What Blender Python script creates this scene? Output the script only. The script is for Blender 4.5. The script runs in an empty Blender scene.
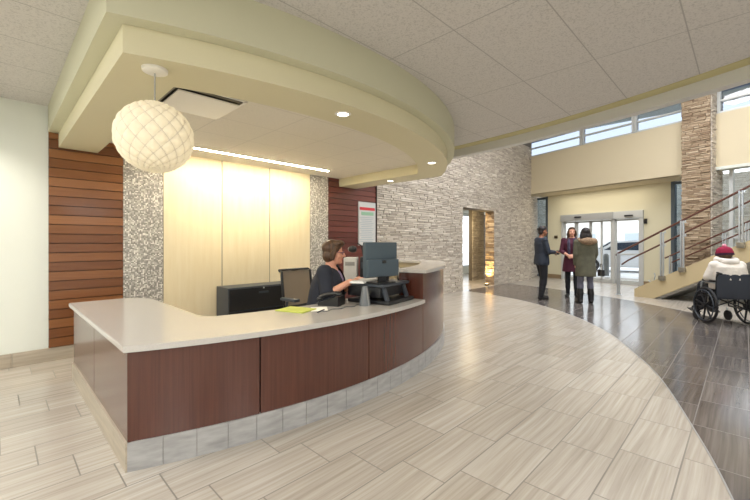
import bpy, bmesh, math, random
from mathutils import Vector, Matrix, Euler
random.seed(7)
scn = bpy.context.scene
col = scn.collection
R = math.radians
V = Vector

# ------------------------------------------------------------------ materials
def lin(c):
    return tuple((x/12.92 if x <= .04045 else ((x+.055)/1.055)**2.4) for x in (v/255 for v in c)) + (1,)

def newmat(name):
    m = bpy.data.materials.new(name); m.use_nodes = True
    nt = m.node_tree
    return m, nt, nt.nodes, nt.links, nt.nodes['Principled BSDF']

def P(name, c, rough=.5, metal=0, emit=None, es=0, coat=0, alpha=None, trans=0, bump=0, bscale=200, var=0, vscale=3, stretch=(1,1,1)):
    m, nt, N, L, b = newmat(name)
    b.inputs['Base Color'].default_value = lin(c)
    b.inputs['Roughness'].default_value = rough
    b.inputs['Metallic'].default_value = metal
    b.inputs['Coat Weight'].default_value = coat
    b.inputs['Coat Roughness'].default_value = .12
    if trans: b.inputs['Transmission Weight'].default_value = trans
    if emit: b.inputs['Emission Color'].default_value = lin(emit); b.inputs['Emission Strength'].default_value = es
    if bump or var:
        tc = N.new('ShaderNodeTexCoord'); mp = N.new('ShaderNodeMapping'); L.new(tc.outputs['Object'], mp.inputs[0])
        mp.inputs['Scale'].default_value = stretch
    if var:
        n = N.new('ShaderNodeTexNoise'); n.inputs['Scale'].default_value = vscale; n.inputs['Detail'].default_value = 5
        L.new(mp.outputs[0], n.inputs[0])
        r = N.new('ShaderNodeValToRGB')
        r.color_ramp.elements[0].position = .3; r.color_ramp.elements[1].position = .7
        r.color_ramp.elements[0].color = lin([max(0, x*(1-var)) for x in c]); r.color_ramp.elements[1].color = lin([min(255, x*(1+var*.6)) for x in c])
        L.new(n.outputs[0], r.inputs[0]); L.new(r.outputs[0], b.inputs['Base Color'])
    if bump:
        n2 = N.new('ShaderNodeTexNoise'); n2.inputs['Scale'].default_value = bscale; L.new(mp.outputs[0], n2.inputs[0])
        bp = N.new('ShaderNodeBump'); bp.inputs['Strength'].default_value = bump; bp.inputs['Distance'].default_value = .01
        L.new(n2.outputs[0], bp.inputs['Height']); L.new(bp.outputs[0], b.inputs['Normal'])
    return m

def math_node(N, L, op, a, b=None, clamp=False):
    n = N.new('ShaderNodeMath'); n.operation = op; n.use_clamp = clamp
    for i, x in enumerate((a, b)):
        if x is None: continue
        if isinstance(x, (int, float)): n.inputs[i].default_value = x
        else: L.new(x, n.inputs[i])
    return n.outputs[0]

def tile_floor(name, cols, grout, rough=.25):
    m, nt, N, L, b = newmat(name)
    g = N.new('ShaderNodeNewGeometry'); sp = N.new('ShaderNodeSeparateXYZ'); L.new(g.outputs['Position'], sp.inputs[0])
    X, Y = sp.outputs[0], sp.outputs[1]
    M = lambda op, a, b=None, cl=False: math_node(N, L, op, a, b, cl)
    v = M('DIVIDE', M('SUBTRACT', Y, .277), .309)
    row = M('FLOOR', v); fv = M('FRACT', v)
    u = M('DIVIDE', M('ADD', M('SUBTRACT', X, 2.88), M('MULTIPLY', row, .163)), .612)
    ci = M('FLOOR', u); fu = M('FRACT', u)
    du = M('MULTIPLY', M('SUBTRACT', .5, M('ABSOLUTE', M('SUBTRACT', fu, .5))), .612)
    dv = M('MULTIPLY', M('SUBTRACT', .5, M('ABSOLUTE', M('SUBTRACT', fv, .5))), .309)
    gr = M('LESS_THAN', M('MINIMUM', du, dv), .0038)
    cx = N.new('ShaderNodeCombineXYZ'); L.new(ci, cx.inputs[0]); L.new(row, cx.inputs[1])
    wn = N.new('ShaderNodeTexWhiteNoise'); wn.noise_dimensions = '2D'; L.new(cx.outputs[0], wn.inputs['Vector'])
    off = M('MULTIPLY', wn.outputs['Value'], 37)
    # vein lines follow the tile with a slow wave
    wv = N.new('ShaderNodeTexNoise'); wv.inputs['Scale'].default_value = .8; wv.inputs['Detail'].default_value = 1
    c0 = N.new('ShaderNodeCombineXYZ'); L.new(X, c0.inputs[0]); L.new(Y, c0.inputs[1]); L.new(off, c0.inputs[2]); L.new(c0.outputs[0], wv.inputs[0])
    c2 = N.new('ShaderNodeCombineXYZ')
    L.new(M('ADD', M('MULTIPLY', X, .9), off), c2.inputs[0])
    L.new(M('ADD', M('MULTIPLY', Y, 38), M('MULTIPLY', wv.outputs[0], 3.2)), c2.inputs[1]); L.new(off, c2.inputs[2])
    n1 = N.new('ShaderNodeTexNoise'); n1.inputs['Scale'].default_value = 1; n1.inputs['Detail'].default_value = 4; n1.inputs['Roughness'].default_value = .62
    L.new(c2.outputs[0], n1.inputs[0])
    f = M('ADD', n1.outputs[0], M('MULTIPLY', M('SUBTRACT', wn.outputs['Value'], .5), .14))
    r = N.new('ShaderNodeValToRGB'); e = r.color_ramp.elements
    e[0].position = .22; e[0].color = lin(cols[0]); e[1].position = .78; e[1].color = lin(cols[2])
    x = e.new(.5); x.color = lin(cols[1])
    L.new(f, r.inputs[0])
    mx = N.new('ShaderNodeMixRGB'); L.new(gr, mx.inputs[0]); L.new(r.outputs[0], mx.inputs[1]); mx.inputs[2].default_value = lin(grout)
    L.new(mx.outputs[0], b.inputs['Base Color'])
    L.new(M('ADD', M('MULTIPLY', gr, .4), rough), b.inputs['Roughness'])
    b.inputs['Specular IOR Level'].default_value = .55
    bp = N.new('ShaderNodeBump'); bp.inputs['Strength'].default_value = .25; bp.inputs['Distance'].default_value = .004
    L.new(M('SUBTRACT', M('MULTIPLY', n1.outputs[0], .15), gr), bp.inputs['Height']); L.new(bp.outputs[0], b.inputs['Normal'])
    return m

def ceil_tile(name, c, x0, dx, y0, dy, line=.012, speck=.14, lk=.82):
    m, nt, N, L, b = newmat(name)
    g = N.new('ShaderNodeNewGeometry'); sp = N.new('ShaderNodeSeparateXYZ'); L.new(g.outputs['Position'], sp.inputs[0])
    M = lambda op, a, b=None, cl=False: math_node(N, L, op, a, b, cl)
    fu = M('FRACT', M('DIVIDE', M('SUBTRACT', sp.outputs[0], x0), dx)); fv = M('FRACT', M('DIVIDE', M('SUBTRACT', sp.outputs[1], y0), dy))
    du = M('MULTIPLY', M('SUBTRACT', .5, M('ABSOLUTE', M('SUBTRACT', fu, .5))), dx)
    dv = M('MULTIPLY', M('SUBTRACT', .5, M('ABSOLUTE', M('SUBTRACT', fv, .5))), dy)
    dd = M('MINIMUM', du, dv)
    gr = M('LESS_THAN', dd, line*.5); shadow = M('LESS_THAN', dd, line*.5+.004)
    n1 = N.new('ShaderNodeTexNoise'); n1.inputs['Scale'].default_value = 75; n1.inputs['Detail'].default_value = 4; n1.inputs['Roughness'].default_value = .7
    L.new(g.outputs['Position'], n1.inputs[0])
    r = N.new('ShaderNodeValToRGB'); e = r.color_ramp.elements
    e[0].position = .36; e[0].color = lin([x*(1-speck) for x in c]); e[1].position = .5; e[1].color = lin(c)
    L.new(n1.outputs[0], r.inputs[0])
    mx = N.new('ShaderNodeMixRGB'); L.new(gr, mx.inputs[0]); L.new(r.outputs[0], mx.inputs[1]); mx.inputs[2].default_value = lin([x*lk for x in c])
    L.new(mx.outputs[0], b.inputs['Base Color']); b.inputs['Roughness'].default_value = .9
    bp = N.new('ShaderNodeBump'); bp.inputs['Strength'].default_value = .7; bp.inputs['Distance'].default_value = .006
    L.new(M('MULTIPLY', n1.outputs[0], .5), bp.inputs['Height']); L.new(bp.outputs[0], b.inputs['Normal'])
    return m

def tone_mat(name, c0, c1, c2, rough=.8, coat=0, grain=None, bump=.25, bscale=60, spec=.4):
    """colour picked per stone / board from its own 'tone' attribute"""
    m, nt, N, L, b = newmat(name)
    a = N.new('ShaderNodeAttribute'); a.attribute_name = 'tone'
    tc = N.new('ShaderNodeTexCoord'); mp = N.new('ShaderNodeMapping'); L.new(tc.outputs['Object'], mp.inputs[0])
    if grain: mp.inputs['Scale'].default_value = grain
    n = N.new('ShaderNodeTexNoise'); n.inputs['Scale'].default_value = bscale if not grain else 1; n.inputs['Detail'].default_value = 4
    L.new(mp.outputs[0], n.inputs[0])
    f = math_node(N, L, 'ADD', math_node(N, L, 'MULTIPLY', a.outputs['Fac'], .7), math_node(N, L, 'MULTIPLY', n.outputs[0], .4))
    r = N.new('ShaderNodeValToRGB'); e = r.color_ramp.elements
    e[0].position = .15; e[0].color = lin(c0); e[1].position = .85; e[1].color = lin(c2); x = e.new(.5); x.color = lin(c1)
    L.new(f, r.inputs[0]); L.new(r.outputs[0], b.inputs['Base Color'])
    b.inputs['Roughness'].default_value = rough; b.inputs['Coat Weight'].default_value = coat; b.inputs['Coat Roughness'].default_value = .15
    b.inputs['Specular IOR Level'].default_value = spec
    if bump:
        bp = N.new('ShaderNodeBump'); bp.inputs['Strength'].default_value = bump; bp.inputs['Distance'].default_value = .01
        L.new(n.outputs[0], bp.inputs['Height']); L.new(bp.outputs[0], b.inputs['Normal'])
    return m

def wood(name, c0, c1, stretch, rough=.3, coat=.5, bands=0):
    m, nt, N, L, b = newmat(name)
    tc = N.new('ShaderNodeTexCoord'); mp = N.new('ShaderNodeMapping'); L.new(tc.outputs['Object'], mp.inputs[0]); mp.inputs['Scale'].default_value = stretch
    n = N.new('ShaderNodeTexNoise'); n.inputs['Scale'].default_value = 1; n.inputs['Detail'].default_value = 6; n.inputs['Roughness'].default_value = .6; L.new(mp.outputs[0], n.inputs[0])
    r = N.new('ShaderNodeValToRGB'); e = r.color_ramp.elements
    e[0].position = .3; e[0].color = lin(c0); e[1].position = .7; e[1].color = lin(c1)
    L.new(n.outputs[0], r.inputs[0]); L.new(r.outputs[0], b.inputs['Base Color'])
    b.inputs['Roughness'].default_value = rough; b.inputs['Coat Weight'].default_value = coat; b.inputs['Coat Roughness'].default_value = .18
    return m

def mosaic(name):
    m, nt, N, L, b = newmat(name)
    g = N.new('ShaderNodeNewGeometry'); sp = N.new('ShaderNodeSeparateXYZ'); L.new(g.outputs['Position'], sp.inputs[0])
    M = lambda op, a, b=None, cl=False: math_node(N, L, op, a, b, cl)
    v = M('DIVIDE', sp.outputs[2], .0165); row = M('FLOOR', v); fv = M('FRACT', v)
    w0 = N.new('ShaderNodeTexWhiteNoise'); w0.noise_dimensions = '1D'; L.new(row, w0.inputs['W'])
    u = M('ADD', M('DIVIDE', sp.outputs[0], .0165), M('MULTIPLY', w0.outputs['Value'], 0.0)); ci = M('FLOOR', u); fu = M('FRACT', u)
    c2 = N.new('ShaderNodeCombineXYZ'); L.new(ci, c2.inputs[0]); L.new(row, c2.inputs[1])
    wn = N.new('ShaderNodeTexWhiteNoise'); wn.noise_dimensions = '2D'; L.new(c2.outputs[0], wn.inputs['Vector'])
    r = N.new('ShaderNodeValToRGB'); r.color_ramp.interpolation = 'CONSTANT'; e = r.color_ramp.elements
    e[0].position = 0; e[0].color = lin((146, 142, 138)); e[1].position = .26; e[1].color = lin((186, 182, 176))
    for p, c in ((.5, (206, 202, 194)), (.68, (246, 243, 236)), (.84, (160, 157, 154))):
        x = e.new(p); x.color = lin(c)
    L.new(wn.outputs['Value'], r.inputs[0])
    gr = M('LESS_THAN', M('MINIMUM', M('SUBTRACT', .5, M('ABSOLUTE', M('SUBTRACT', fu, .5))), M('SUBTRACT', .5, M('ABSOLUTE', M('SUBTRACT', fv, .5)))), .05)
    mx = N.new('ShaderNodeMixRGB'); L.new(gr, mx.inputs[0]); L.new(r.outputs[0], mx.inputs[1]); mx.inputs[2].default_value = lin((170, 166, 158))
    L.new(mx.outputs[0], b.inputs['Base Color']); b.inputs['Roughness'].default_value = .22
    b.inputs['Metallic'].default_value = .15
    return m

def glass(name, tint=(251, 253, 254), refl=.08):
    m = bpy.data.materials.new(name); m.use_nodes = True; N = m.node_tree.nodes; L = m.node_tree.links; N.clear()
    o = N.new('ShaderNodeOutputMaterial'); t = N.new('ShaderNodeBsdfTransparent'); t.inputs[0].default_value = lin(tint)
    g = N.new('ShaderNodeBsdfGlossy'); g.inputs['Roughness'].default_value = .02
    f = N.new('ShaderNodeFresnel'); f.inputs[0].default_value = 1.45
    mx = N.new('ShaderNodeMixShader'); ge = N.new('ShaderNodeNewGeometry'); fr = math_node(N, L, 'SUBTRACT', 1, ge.outputs['Backfacing'])
    L.new(math_node(N, L, 'MULTIPLY', math_node(N, L, 'ADD', math_node(N, L, 'MULTIPLY', f.outputs[0], .8), refl*.3), fr), mx.inputs[0])
    L.new(t.outputs[0], mx.inputs[1]); L.new(g.outputs[0], mx.inputs[2]); L.new(mx.outputs[0], o.inputs[0])
    return m

M = {}
M['floor'] = tile_floor('floor_light_tile', ((156, 147, 134), (178, 170, 158), (195, 189, 179)), (126, 120, 111))
M['floor_dark'] = tile_floor('floor_dark_tile', ((76, 71, 69), (98, 92, 89), (126, 120, 115)), (114, 108, 104), .15)
M['base'] = P('base_tile', (176, 164, 146), .35, var=.1, vscale=1, stretch=(2, 2, 30))
M['toe'] = P('toe_tile_shaded', (164, 163, 162), .3, var=.12, vscale=1, stretch=(6, 6, 26))  # greyer tile colour paints in the bluish shade on the desk front
M['grout'] = P('grout', (140, 136, 130), .8)
M['ceil'] = ceil_tile('ceiling_tile', (212, 208, 203), 3.59, 1.2192, .30, .612, .009, .12)
M['ceil_in'] = ceil_tile('ceiling_tile_inner', (232, 226, 212), .96, .612, 3.10, .612, .008, .05, .9)
M['white_wall'] = P('white_wall', (226, 229, 219), .7, bump=.05)
M['cream'] = P('cream_wall', (217, 203, 172), .7, bump=.05)
M['vest'] = P('vestibule_wall', (222, 215, 186), .7, bump=.05)
M['soffit'] = P('soffit_paint', (205, 203, 176), .6, bump=.04)
M['yellow'] = P('olive_trim', (198, 189, 140), .6)
M['beam'] = P('beam_paint', (214, 213, 208), .6)
M['stone'] = tone_mat('ledgestone', (172, 161, 148), (197, 186, 171), (216, 207, 193), .85)
M['stone_brown'] = tone_mat('ledgestone_brown', (134, 112, 90), (168, 146, 120), (198, 178, 152), .85)
M['stone_mortar'] = P('stone_backing', (124, 116, 106), .95)
M['slat'] = tone_mat('slat_wood', (104, 62, 34), (124, 78, 44), (144, 96, 58), .32, .25, (3, 60, 90), .05)
M['slat_red'] = tone_mat('slat_wood_red', (82, 42, 38), (102, 54, 48), (118, 66, 60), .3, .3, (3, 60, 90), .05)
M['groove'] = P('groove_dark', (46, 24, 14), .6)
M['panel'] = wood('veneer_maple', (232, 216, 178), (240, 227, 195), (14, 14, 1.2), .45, .1)
M['cherry'] = wood('cherry_panel', (72, 37, 27), (90, 49, 37), (60, 60, 1.4), .2, .5)
M['seam'] = P('seam_dark', (34, 20, 16), .6)
M['quartz'] = P('quartz_top', (198, 194, 188), .16, coat=.3, var=.05, vscale=220)
M['blackm'] = P('black_plastic', (28, 29, 32), .38)
M['blacks'] = P('black_satin', (40, 41, 46), .3, var=.05)
M['dkgrey'] = P('charcoal_plastic', (62, 68, 76), .42)
M['bluegrey'] = P('bluegrey_plastic', (70, 84, 94), .4)
M['stand'] = P('stand_grey', (112, 116, 120), .35)
M['grey'] = P('grey_plastic', (150, 150, 148), .45)
M['ltgrey'] = P('light_grey_plastic', (206, 206, 204), .45)
M['mesh'] = P('chair_mesh', (176, 166, 152), .8, bump=.3, bscale=500)
M['white'] = P('white_plastic', (238, 238, 234), .4)
M['paper'] = P('white_paper', (242, 240, 232), .8)
M['yellowpaper'] = P('yellow_green_paper', (196, 204, 96), .8)
M['red'] = P('red_print', (200, 50, 60), .6)
M['greenp'] = P('green_print', (150, 190, 160), .6)
M['greyp'] = P('grey_print', (170, 180, 186), .6)
M['steel'] = P('steel', (196, 202, 206), .32, .55)
M['alum'] = P('aluminium', (190, 192, 192), .4, .5)
M['alumw'] = P('pale_aluminium', (206, 208, 206), .45, .2)
M['dkframe'] = P('dark_blue_frame', (92, 104, 114), .4, .5)
M['rail'] = P('brown_handrail', (96, 56, 42), .35, coat=.3)
M['tread'] = P('stair_tread', (150, 140, 126), .5)
M['under'] = P('stair_underside', (170, 168, 164), .7)
M['glass'] = glass('window_glass')
M['glassb'] = glass('blue_glass', (216, 227, 235), .2)
M['glassc'] = glass('clerestory_glass', (200, 206, 214))
def shade_mat():
    m = bpy.data.materials.new('roller_shade'); m.use_nodes = True; N = m.node_tree.nodes; L = m.node_tree.links; N.clear()
    o = N.new('ShaderNodeOutputMaterial'); d = N.new('ShaderNodeBsdfDiffuse'); d.inputs[0].default_value = lin((226, 232, 240))
    t = N.new('ShaderNodeBsdfTranslucent'); t.inputs[0].default_value = lin((206, 218, 236))
    mx = N.new('ShaderNodeMixShader'); mx.inputs[0].default_value = .6; L.new(d.outputs[0], mx.inputs[1]); L.new(t.outputs[0], mx.inputs[2]); L.new(mx.outputs[0], o.inputs[0])
    return m
M['shade'] = shade_mat()
M['lampshade'] = None
M['emit_slot'] = P('slot_emitter', (255, 248, 232), .5, emit=(255, 240, 212), es=190)
M['emit_down'] = P('downlight_emitter', (255, 248, 235), .5, emit=(255, 246, 228), es=8)
M['emit_fill'] = P('fill_diffuser', (255, 255, 250), .5, emit=(255, 250, 240), es=6)  # glow of the added fill panels
M['emit_up'] = P('uplight_lens', (255, 240, 200), .5, emit=(255, 214, 140), es=10)
M['metal_white'] = P('white_enamel', (240, 238, 230), .35)
M['dark'] = P('dark_slot', (40, 38, 34), .7)
M['brushed'] = P('brushed_vent', (150, 144, 130), .35, .6)
M['skin'] = P('skin_light', (218, 160, 134), .55)
M['skin_tan'] = P('skin_brown', (150, 100, 74), .55)
M['lips'] = P('lips', (170, 84, 80), .5)
M['eye'] = P('eye_dark', (40, 34, 34), .3)
M['hair_br'] = P('hair_brown', (80, 56, 37), .5, var=.35, vscale=40, bump=.5, bscale=90, stretch=(1, 1, .25))
M['hair_dk'] = P('hair_dark', (36, 28, 28), .45, var=.3, vscale=40, bump=.5, bscale=90, stretch=(1, 1, .25))
M['navy'] = P('navy_cloth', (36, 40, 52), .8, bump=.15, bscale=60)
M['suit'] = P('blue_suit_cloth', (38, 46, 60), .75, bump=.15, bscale=50)
M['trouser'] = P('black_trousers', (28, 29, 35), .8, bump=.15, bscale=50)
M['lav'] = P('lavender_blouse', (150, 132, 170), .75, var=.2, vscale=30)
M['plum'] = P('plum_dress', (76, 22, 44), .75, bump=.15, bscale=40)
M['scarf'] = P('dark_scarf', (70, 64, 82), .85, var=.4, vscale=30)
M['olive'] = P('olive_parka', (92, 90, 74), .85, var=.12, vscale=9, bump=.4, bscale=25)
M['fur'] = P('fur_trim', (150, 124, 98), .95, var=.4, vscale=60, bump=1, bscale=140)
M['jeans'] = P('grey_jeans', (104, 104, 120), .85, bump=.2, bscale=60)
M['boot'] = P('black_boot', (26, 25, 27), .45)
M['poncho'] = P('cream_fleece', (226, 218, 208), .9, bump=.6, bscale=30, var=.06, vscale=8)
M['hat'] = P('maroon_knit', (142, 20, 58), .9, bump=.5, bscale=90)
M['hat2'] = P('dark_knit', (58, 26, 50), .9, bump=.5, bscale=90)
M['pom'] = P('pink_pompom', (226, 150, 170), .95, bump=.8, bscale=120)
M['wheelblack'] = P('tyre_black', (26, 26, 30), .6)
M['vinyl'] = P('navy_vinyl', (34, 40, 54), .4, bump=.2, bscale=12)
M['carw'] = P('car_white', (214, 216, 220), .25, coat=.6)
M['carg'] = P('car_silver', (150, 156, 164), .25, .3, coat=.6)
M['carglass'] = P('car_glass', (52, 62, 76), .08)
M['tail'] = P('tail_light', (214, 30, 70), .3)
M['bollard'] = P('bollard_grey', (120, 124, 126), .6)
M['snow'] = P('pale_pavement', (212, 214, 216), .8, var=.08, vscale=.6)
M['bldg'] = P('pale_render', (216, 214, 208), .8)
M['brass'] = P('bronze_fitting', (80, 66, 46), .4, .6)

# translucent lamp shade
def lamp_mat():
    m = bpy.data.materials.new('lamp_shade'); m.use_nodes = True; N = m.node_tree.nodes; L = m.node_tree.links; N.clear()
    o = N.new('ShaderNodeOutputMaterial'); d = N.new('ShaderNodeBsdfDiffuse'); d.inputs[0].default_value = lin((240, 236, 222))
    t = N.new('ShaderNodeBsdfTranslucent'); t.inputs[0].default_value = lin((246, 240, 222))
    mx = N.new('ShaderNodeMixShader'); mx.inputs[0].default_value = .5; L.new(d.outputs[0], mx.inputs[1]); L.new(t.outputs[0], mx.inputs[2])
    e = N.new('ShaderNodeEmission'); e.inputs[0].default_value = lin((255, 244, 220)); e.inputs[1].default_value = .05
    a = N.new('ShaderNodeAddShader'); L.new(mx.outputs[0], a.inputs[0]); L.new(e.outputs[0], a.inputs[1]); L.new(a.outputs[0], o.inputs[0])
    return m
M['lampshade'] = lamp_mat()

# ------------------------------------------------------------------ mesh helpers
class MB:
    def __init__(s): s.bm = bmesh.new()
    def _xf(s, vs, mat):
        bmesh.ops.transform(s.bm, matrix=mat, verts=vs)
    def box(s, c, d, rot=(0, 0, 0), bevel=0):
        t = bmesh.new(); bmesh.ops.create_cube(t, size=1)
        bmesh.ops.scale(t, vec=d, verts=t.verts)
        if bevel: bmesh.ops.bevel(t, geom=list(t.edges), offset=bevel, segments=2, affect='EDGES', profile=.7)
        bmesh.ops.transform(t, matrix=Matrix.Translation(c) @ Euler(rot).to_matrix().to_4x4(), verts=t.verts)
        s.merge(t); return s
    def merge(s, t):
        me = bpy.data.meshes.new('tmp'); t.to_mesh(me); t.free(); s.bm.from_mesh(me); bpy.data.meshes.remove(me)
    def cyl(s, p0, p1, r0, r1=None, seg=20, cap=True):
        p0, p1 = V(p0), V(p1); r1 = r0 if r1 is None else r1
        ax = p1-p0; q = ax.to_track_quat('Z', 'Y').to_matrix()
        a = []; b = []
        for i in range(seg):
            t = 2*math.pi*i/seg; o = q @ V((math.cos(t), math.sin(t), 0))
            a.append(s.bm.verts.new(p0+o*r0)); b.append(s.bm.verts.new(p1+o*r1))
        for i in range(seg):
            j = (i+1) % seg; s.bm.faces.new((a[i], a[j], b[j], b[i]))
        if cap: s.bm.faces.new(a[::-1]); s.bm.faces.new(b)
        return s
    def tube(s, pts, r, seg=10, closed=False):
        pts = [V(p) for p in pts]; n = len(pts); rings = []
        rr = r if isinstance(r, (list, tuple)) else [r]*n
        up = V((0, 0, 1))
        for i, p in enumerate(pts):
            if closed: d = pts[(i+1) % n]-pts[i-1]
            else: d = pts[min(i+1, n-1)]-pts[max(i-1, 0)]
            d.normalize()
            x = d.cross(up)
            if x.length < 1e-3: x = d.cross(V((0, 1, 0)))
            x.normalize(); y = x.cross(d)
            rings.append([s.bm.verts.new(p+(x*math.cos(2*math.pi*k/seg)+y*math.sin(2*math.pi*k/seg))*rr[i]) for k in range(seg)])
        for i in range(n if closed else n-1):
            a, b = rings[i], rings[(i+1) % n]
            for k in range(seg):
                j = (k+1) % seg; s.bm.faces.new((a[k], a[j], b[j], b[k]))
        if not closed: s.bm.faces.new(rings[0][::-1]); s.bm.faces.new(rings[-1])
        return s
    def prism(s, poly, z0, z1):
        a = [s.bm.verts.new((x, y, z0)) for x, y in poly]; b = [s.bm.verts.new((x, y, z1)) for x, y in poly]
        n = len(poly)
        for i in range(n):
            j = (i+1) % n; s.bm.faces.new((a[i], a[j], b[j], b[i]))
        s.bm.faces.new(a[::-1]); s.bm.faces.new(b)
        return s
    def extr(s, poly3, off):
        off = V(off); a = [s.bm.verts.new(p) for p in poly3]; b = [s.bm.verts.new(V(p)+off) for p in poly3]
        n = len(a)
        for i in range(n):
            j = (i+1) % n; s.bm.faces.new((a[i], a[j], b[j], b[i]))
        s.bm.faces.new(a[::-1]); s.bm.faces.new(b); return s
    def ell(s, c, r, rot=None, u=20, v=14):
        t = bmesh.new(); bmesh.ops.create_uvsphere(t, u_segments=u, v_segments=v, radius=1)
        bmesh.ops.scale(t, vec=r, verts=t.verts)
        mt = Matrix.Translation(c)
        if rot is not None: mt = mt @ (rot.to_4x4() if isinstance(rot, Matrix) else Euler(rot).to_matrix().to_4x4())
        bmesh.ops.transform(t, matrix=mt, verts=t.verts); s.merge(t); return s
    def caps(s, p0, p1, r0, r1=None, seg=14):
        r1 = r0 if r1 is None else r1; p0, p1 = V(p0), V(p1); ax = p1-p0; ln = max(ax.length, 1e-5); d = ax/ln
        pts = []; rr = []
        for k in range(6): t = math.pi/2*(1-k/5); pts.append(p0-d*r0*math.sin(t)); rr.append(max(r0*math.cos(t), 1e-4))
        for k in range(6): t = math.pi/2*k/5; pts.append(p1+d*r1*math.sin(t)); rr.append(max(r1*math.cos(t), 1e-4))
        return s.tube(pts, rr, seg)
    def loft(s, rings, seg=28):
        """rings: (centre, lateral unit vector, front unit vector, rl, rf[, back factor])"""
        R_ = []
        for c, l, f, rl, rf, *ex in rings:
            c, l, f = V(c), V(l), V(f); bk = ex[0] if ex else 1
            rg = []
            for k in range(seg):
                t = 2*math.pi*k/seg; a, b = math.cos(t), math.sin(t)
                rg.append(s.bm.verts.new(c+l*(rl*math.copysign(abs(a)**.85, a))+f*((rf if b > 0 else rf*bk)*math.copysign(abs(b)**.85, b))))
            R_.append(rg)
        for a, b in zip(R_, R_[1:]):
            for k in range(seg):
                j = (k+1) % seg; s.bm.faces.new((a[k], a[j], b[j], b[k]))
        s.bm.faces.new(R_[0][::-1]); s.bm.faces.new(R_[-1]); return s
    def lathe(s, prof, c=(0, 0, 0), seg=32, closed=False):
        rings = []
        for r, z in prof:
            rings.append([s.bm.verts.new((c[0]+r*math.cos(2*math.pi*k/seg), c[1]+r*math.sin(2*math.pi*k/seg), c[2]+z)) for k in range(seg)])
        for a, b in zip(rings, rings[1:]):
            for k in range(seg):
                j = (k+1) % seg; s.bm.faces.new((a[k], a[j], b[j], b[k]))
        s.bm.faces.new(rings[0][::-1]); s.bm.faces.new(rings[-1]); return s
    def build(s, name, mat, parent=None, sharp=35, recalc=True):
        bm = s.bm
        if recalc: bmesh.ops.recalc_face_normals(bm, faces=bm.faces)
        for f in bm.faces: f.smooth = True
        for e in bm.edges:
            if len(e.link_faces) == 2 and e.calc_face_angle(0) > R(sharp): e.smooth = False
        me = bpy.data.meshes.new(name); bm.to_mesh(me); bm.free()
        return link(name, me, mat, parent)
    def fuse(s, name, mat, parent=None, voxel=.008, smooth=4):
        me = bpy.data.meshes.new('tmp'); bmesh.ops.recalc_face_normals(s.bm, faces=s.bm.faces); s.bm.to_mesh(me); s.bm.free()
        o = bpy.data.objects.new('tmp', me); col.objects.link(o)
        m = o.modifiers.new('r', 'REMESH'); m.mode = 'VOXEL'; m.voxel_size = voxel; m.use_smooth_shade = True
        if smooth: sm = o.modifiers.new('s', 'SMOOTH'); sm.factor = .5; sm.iterations = smooth
        dg = bpy.context.evaluated_depsgraph_get(); dg.update()
        out = bpy.data.meshes.new_from_object(o.evaluated_get(dg)); out.name = name
        bpy.data.objects.remove(o); bpy.data.meshes.remove(me)
        for p in out.polygons: p.use_smooth = True
        return link(name, out, mat, parent)

def link(name, me, mat, parent=None):
    o = bpy.data.objects.new(name, me); col.objects.link(o)
    if mat is not None:
        me.materials.clear(); me.materials.append(M[mat] if isinstance(mat, str) else mat)
    if parent: o.parent = parent
    return o
def struct(o): o['kind'] = 'structure'; return o
def tag(o, label, cat, group=None):
    o['label'] = label; o['category'] = cat
    if group: o['group'] = group
    return o
def thing(name, label, cat, loc=(0, 0, 0), rz=0, group=None):
    o = bpy.data.objects.new(name, None); col.objects.link(o); o.location = loc; o.rotation_euler = (0, 0, rz); o.empty_display_size = .1
    return tag(o, label, cat, group)
def sempty(name, loc=(0, 0, 0), rz=0):
    o = bpy.data.objects.new(name, None); col.objects.link(o); o.location = loc; o.rotation_euler = (0, 0, rz); return struct(o)
def copy_tree(o, parent=None):
    c = o.copy(); col.objects.link(c); c.parent = parent
    for ch in list(o.children): copy_tree(ch, c)
    return c

# ------------------------------------------------------------------ layout frames
CX, CY = 2.09, 6.53                      # centre of the desk and soffit curve
def arc(r, a0, a1, n=40):                # angles in degrees measured from the desk front's middle
    return [(CX+r*math.sin(R(a0+(a1-a0)*i/n)), CY-r*math.cos(R(a0+(a1-a0)*i/n))) for i in range(n+1)]
def ax(r, x): return math.degrees(math.asin((x-CX)/r))
ED = R(74.06)                            # entrance wall runs along this heading; local x = k, local y = -D
def W(k, D): return (.2747*k+.9615*D, .9615*k-.2747*D)

# ------------------------------------------------------------------ shell: floor and ceilings
o = MB(); o.prism([(-3, -7), (17, -7), (17, 9), (-3, 9)], -.12, 0); struct(o.build('floor', 'floor'))
FC = (2.27, 7.58)
def farc(r, a0, a1, n=60): return [(FC[0]+r*math.cos(R(a0+(a1-a0)*i/n)), FC[1]+r*math.sin(R(a0+(a1-a0)*i/n))) for i in range(n+1)]
def spline(P_, n=8):
    out = []
    for i in range(len(P_)-1):
        a, b, c, d_ = (V((*P_[max(0, min(len(P_)-1, j))], 0)) for j in (i-1, i, i+1, i+2))
        for k in range(n):
            t = k/n; q = .5*((2*b)+(c-a)*t+(2*a-5*b+4*c-d_)*t*t+(3*b-a-3*c+d_)*t**3); out.append((q.x, q.y))
    return out+[P_[-1]]
inner = spline([(-2.9, -.1), (-1, -.24), (.4, -.26), (1.6, -.17), (2.746, .046), (3.62, .275), (4.675, .60), (5.449, .93), (6.486, 1.46), (7.45, 2.18), (8.272, 3.071), (8.85, 4.0), (9.209, 5.0), (9.31, 5.69)])
outer = [(p[0], p[1]) for p in farc(9.95, -88, -11.2)]
o = MB(); o.prism(inner+outer[::-1], 0, .0015); struct(o.build('floor_dark_band', 'floor_dark'))
o = MB()
for p in (inner, outer):
    o.prism(p+[(x-.006, y+.008) for x, y in p][::-1], 0, .0022)
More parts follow.
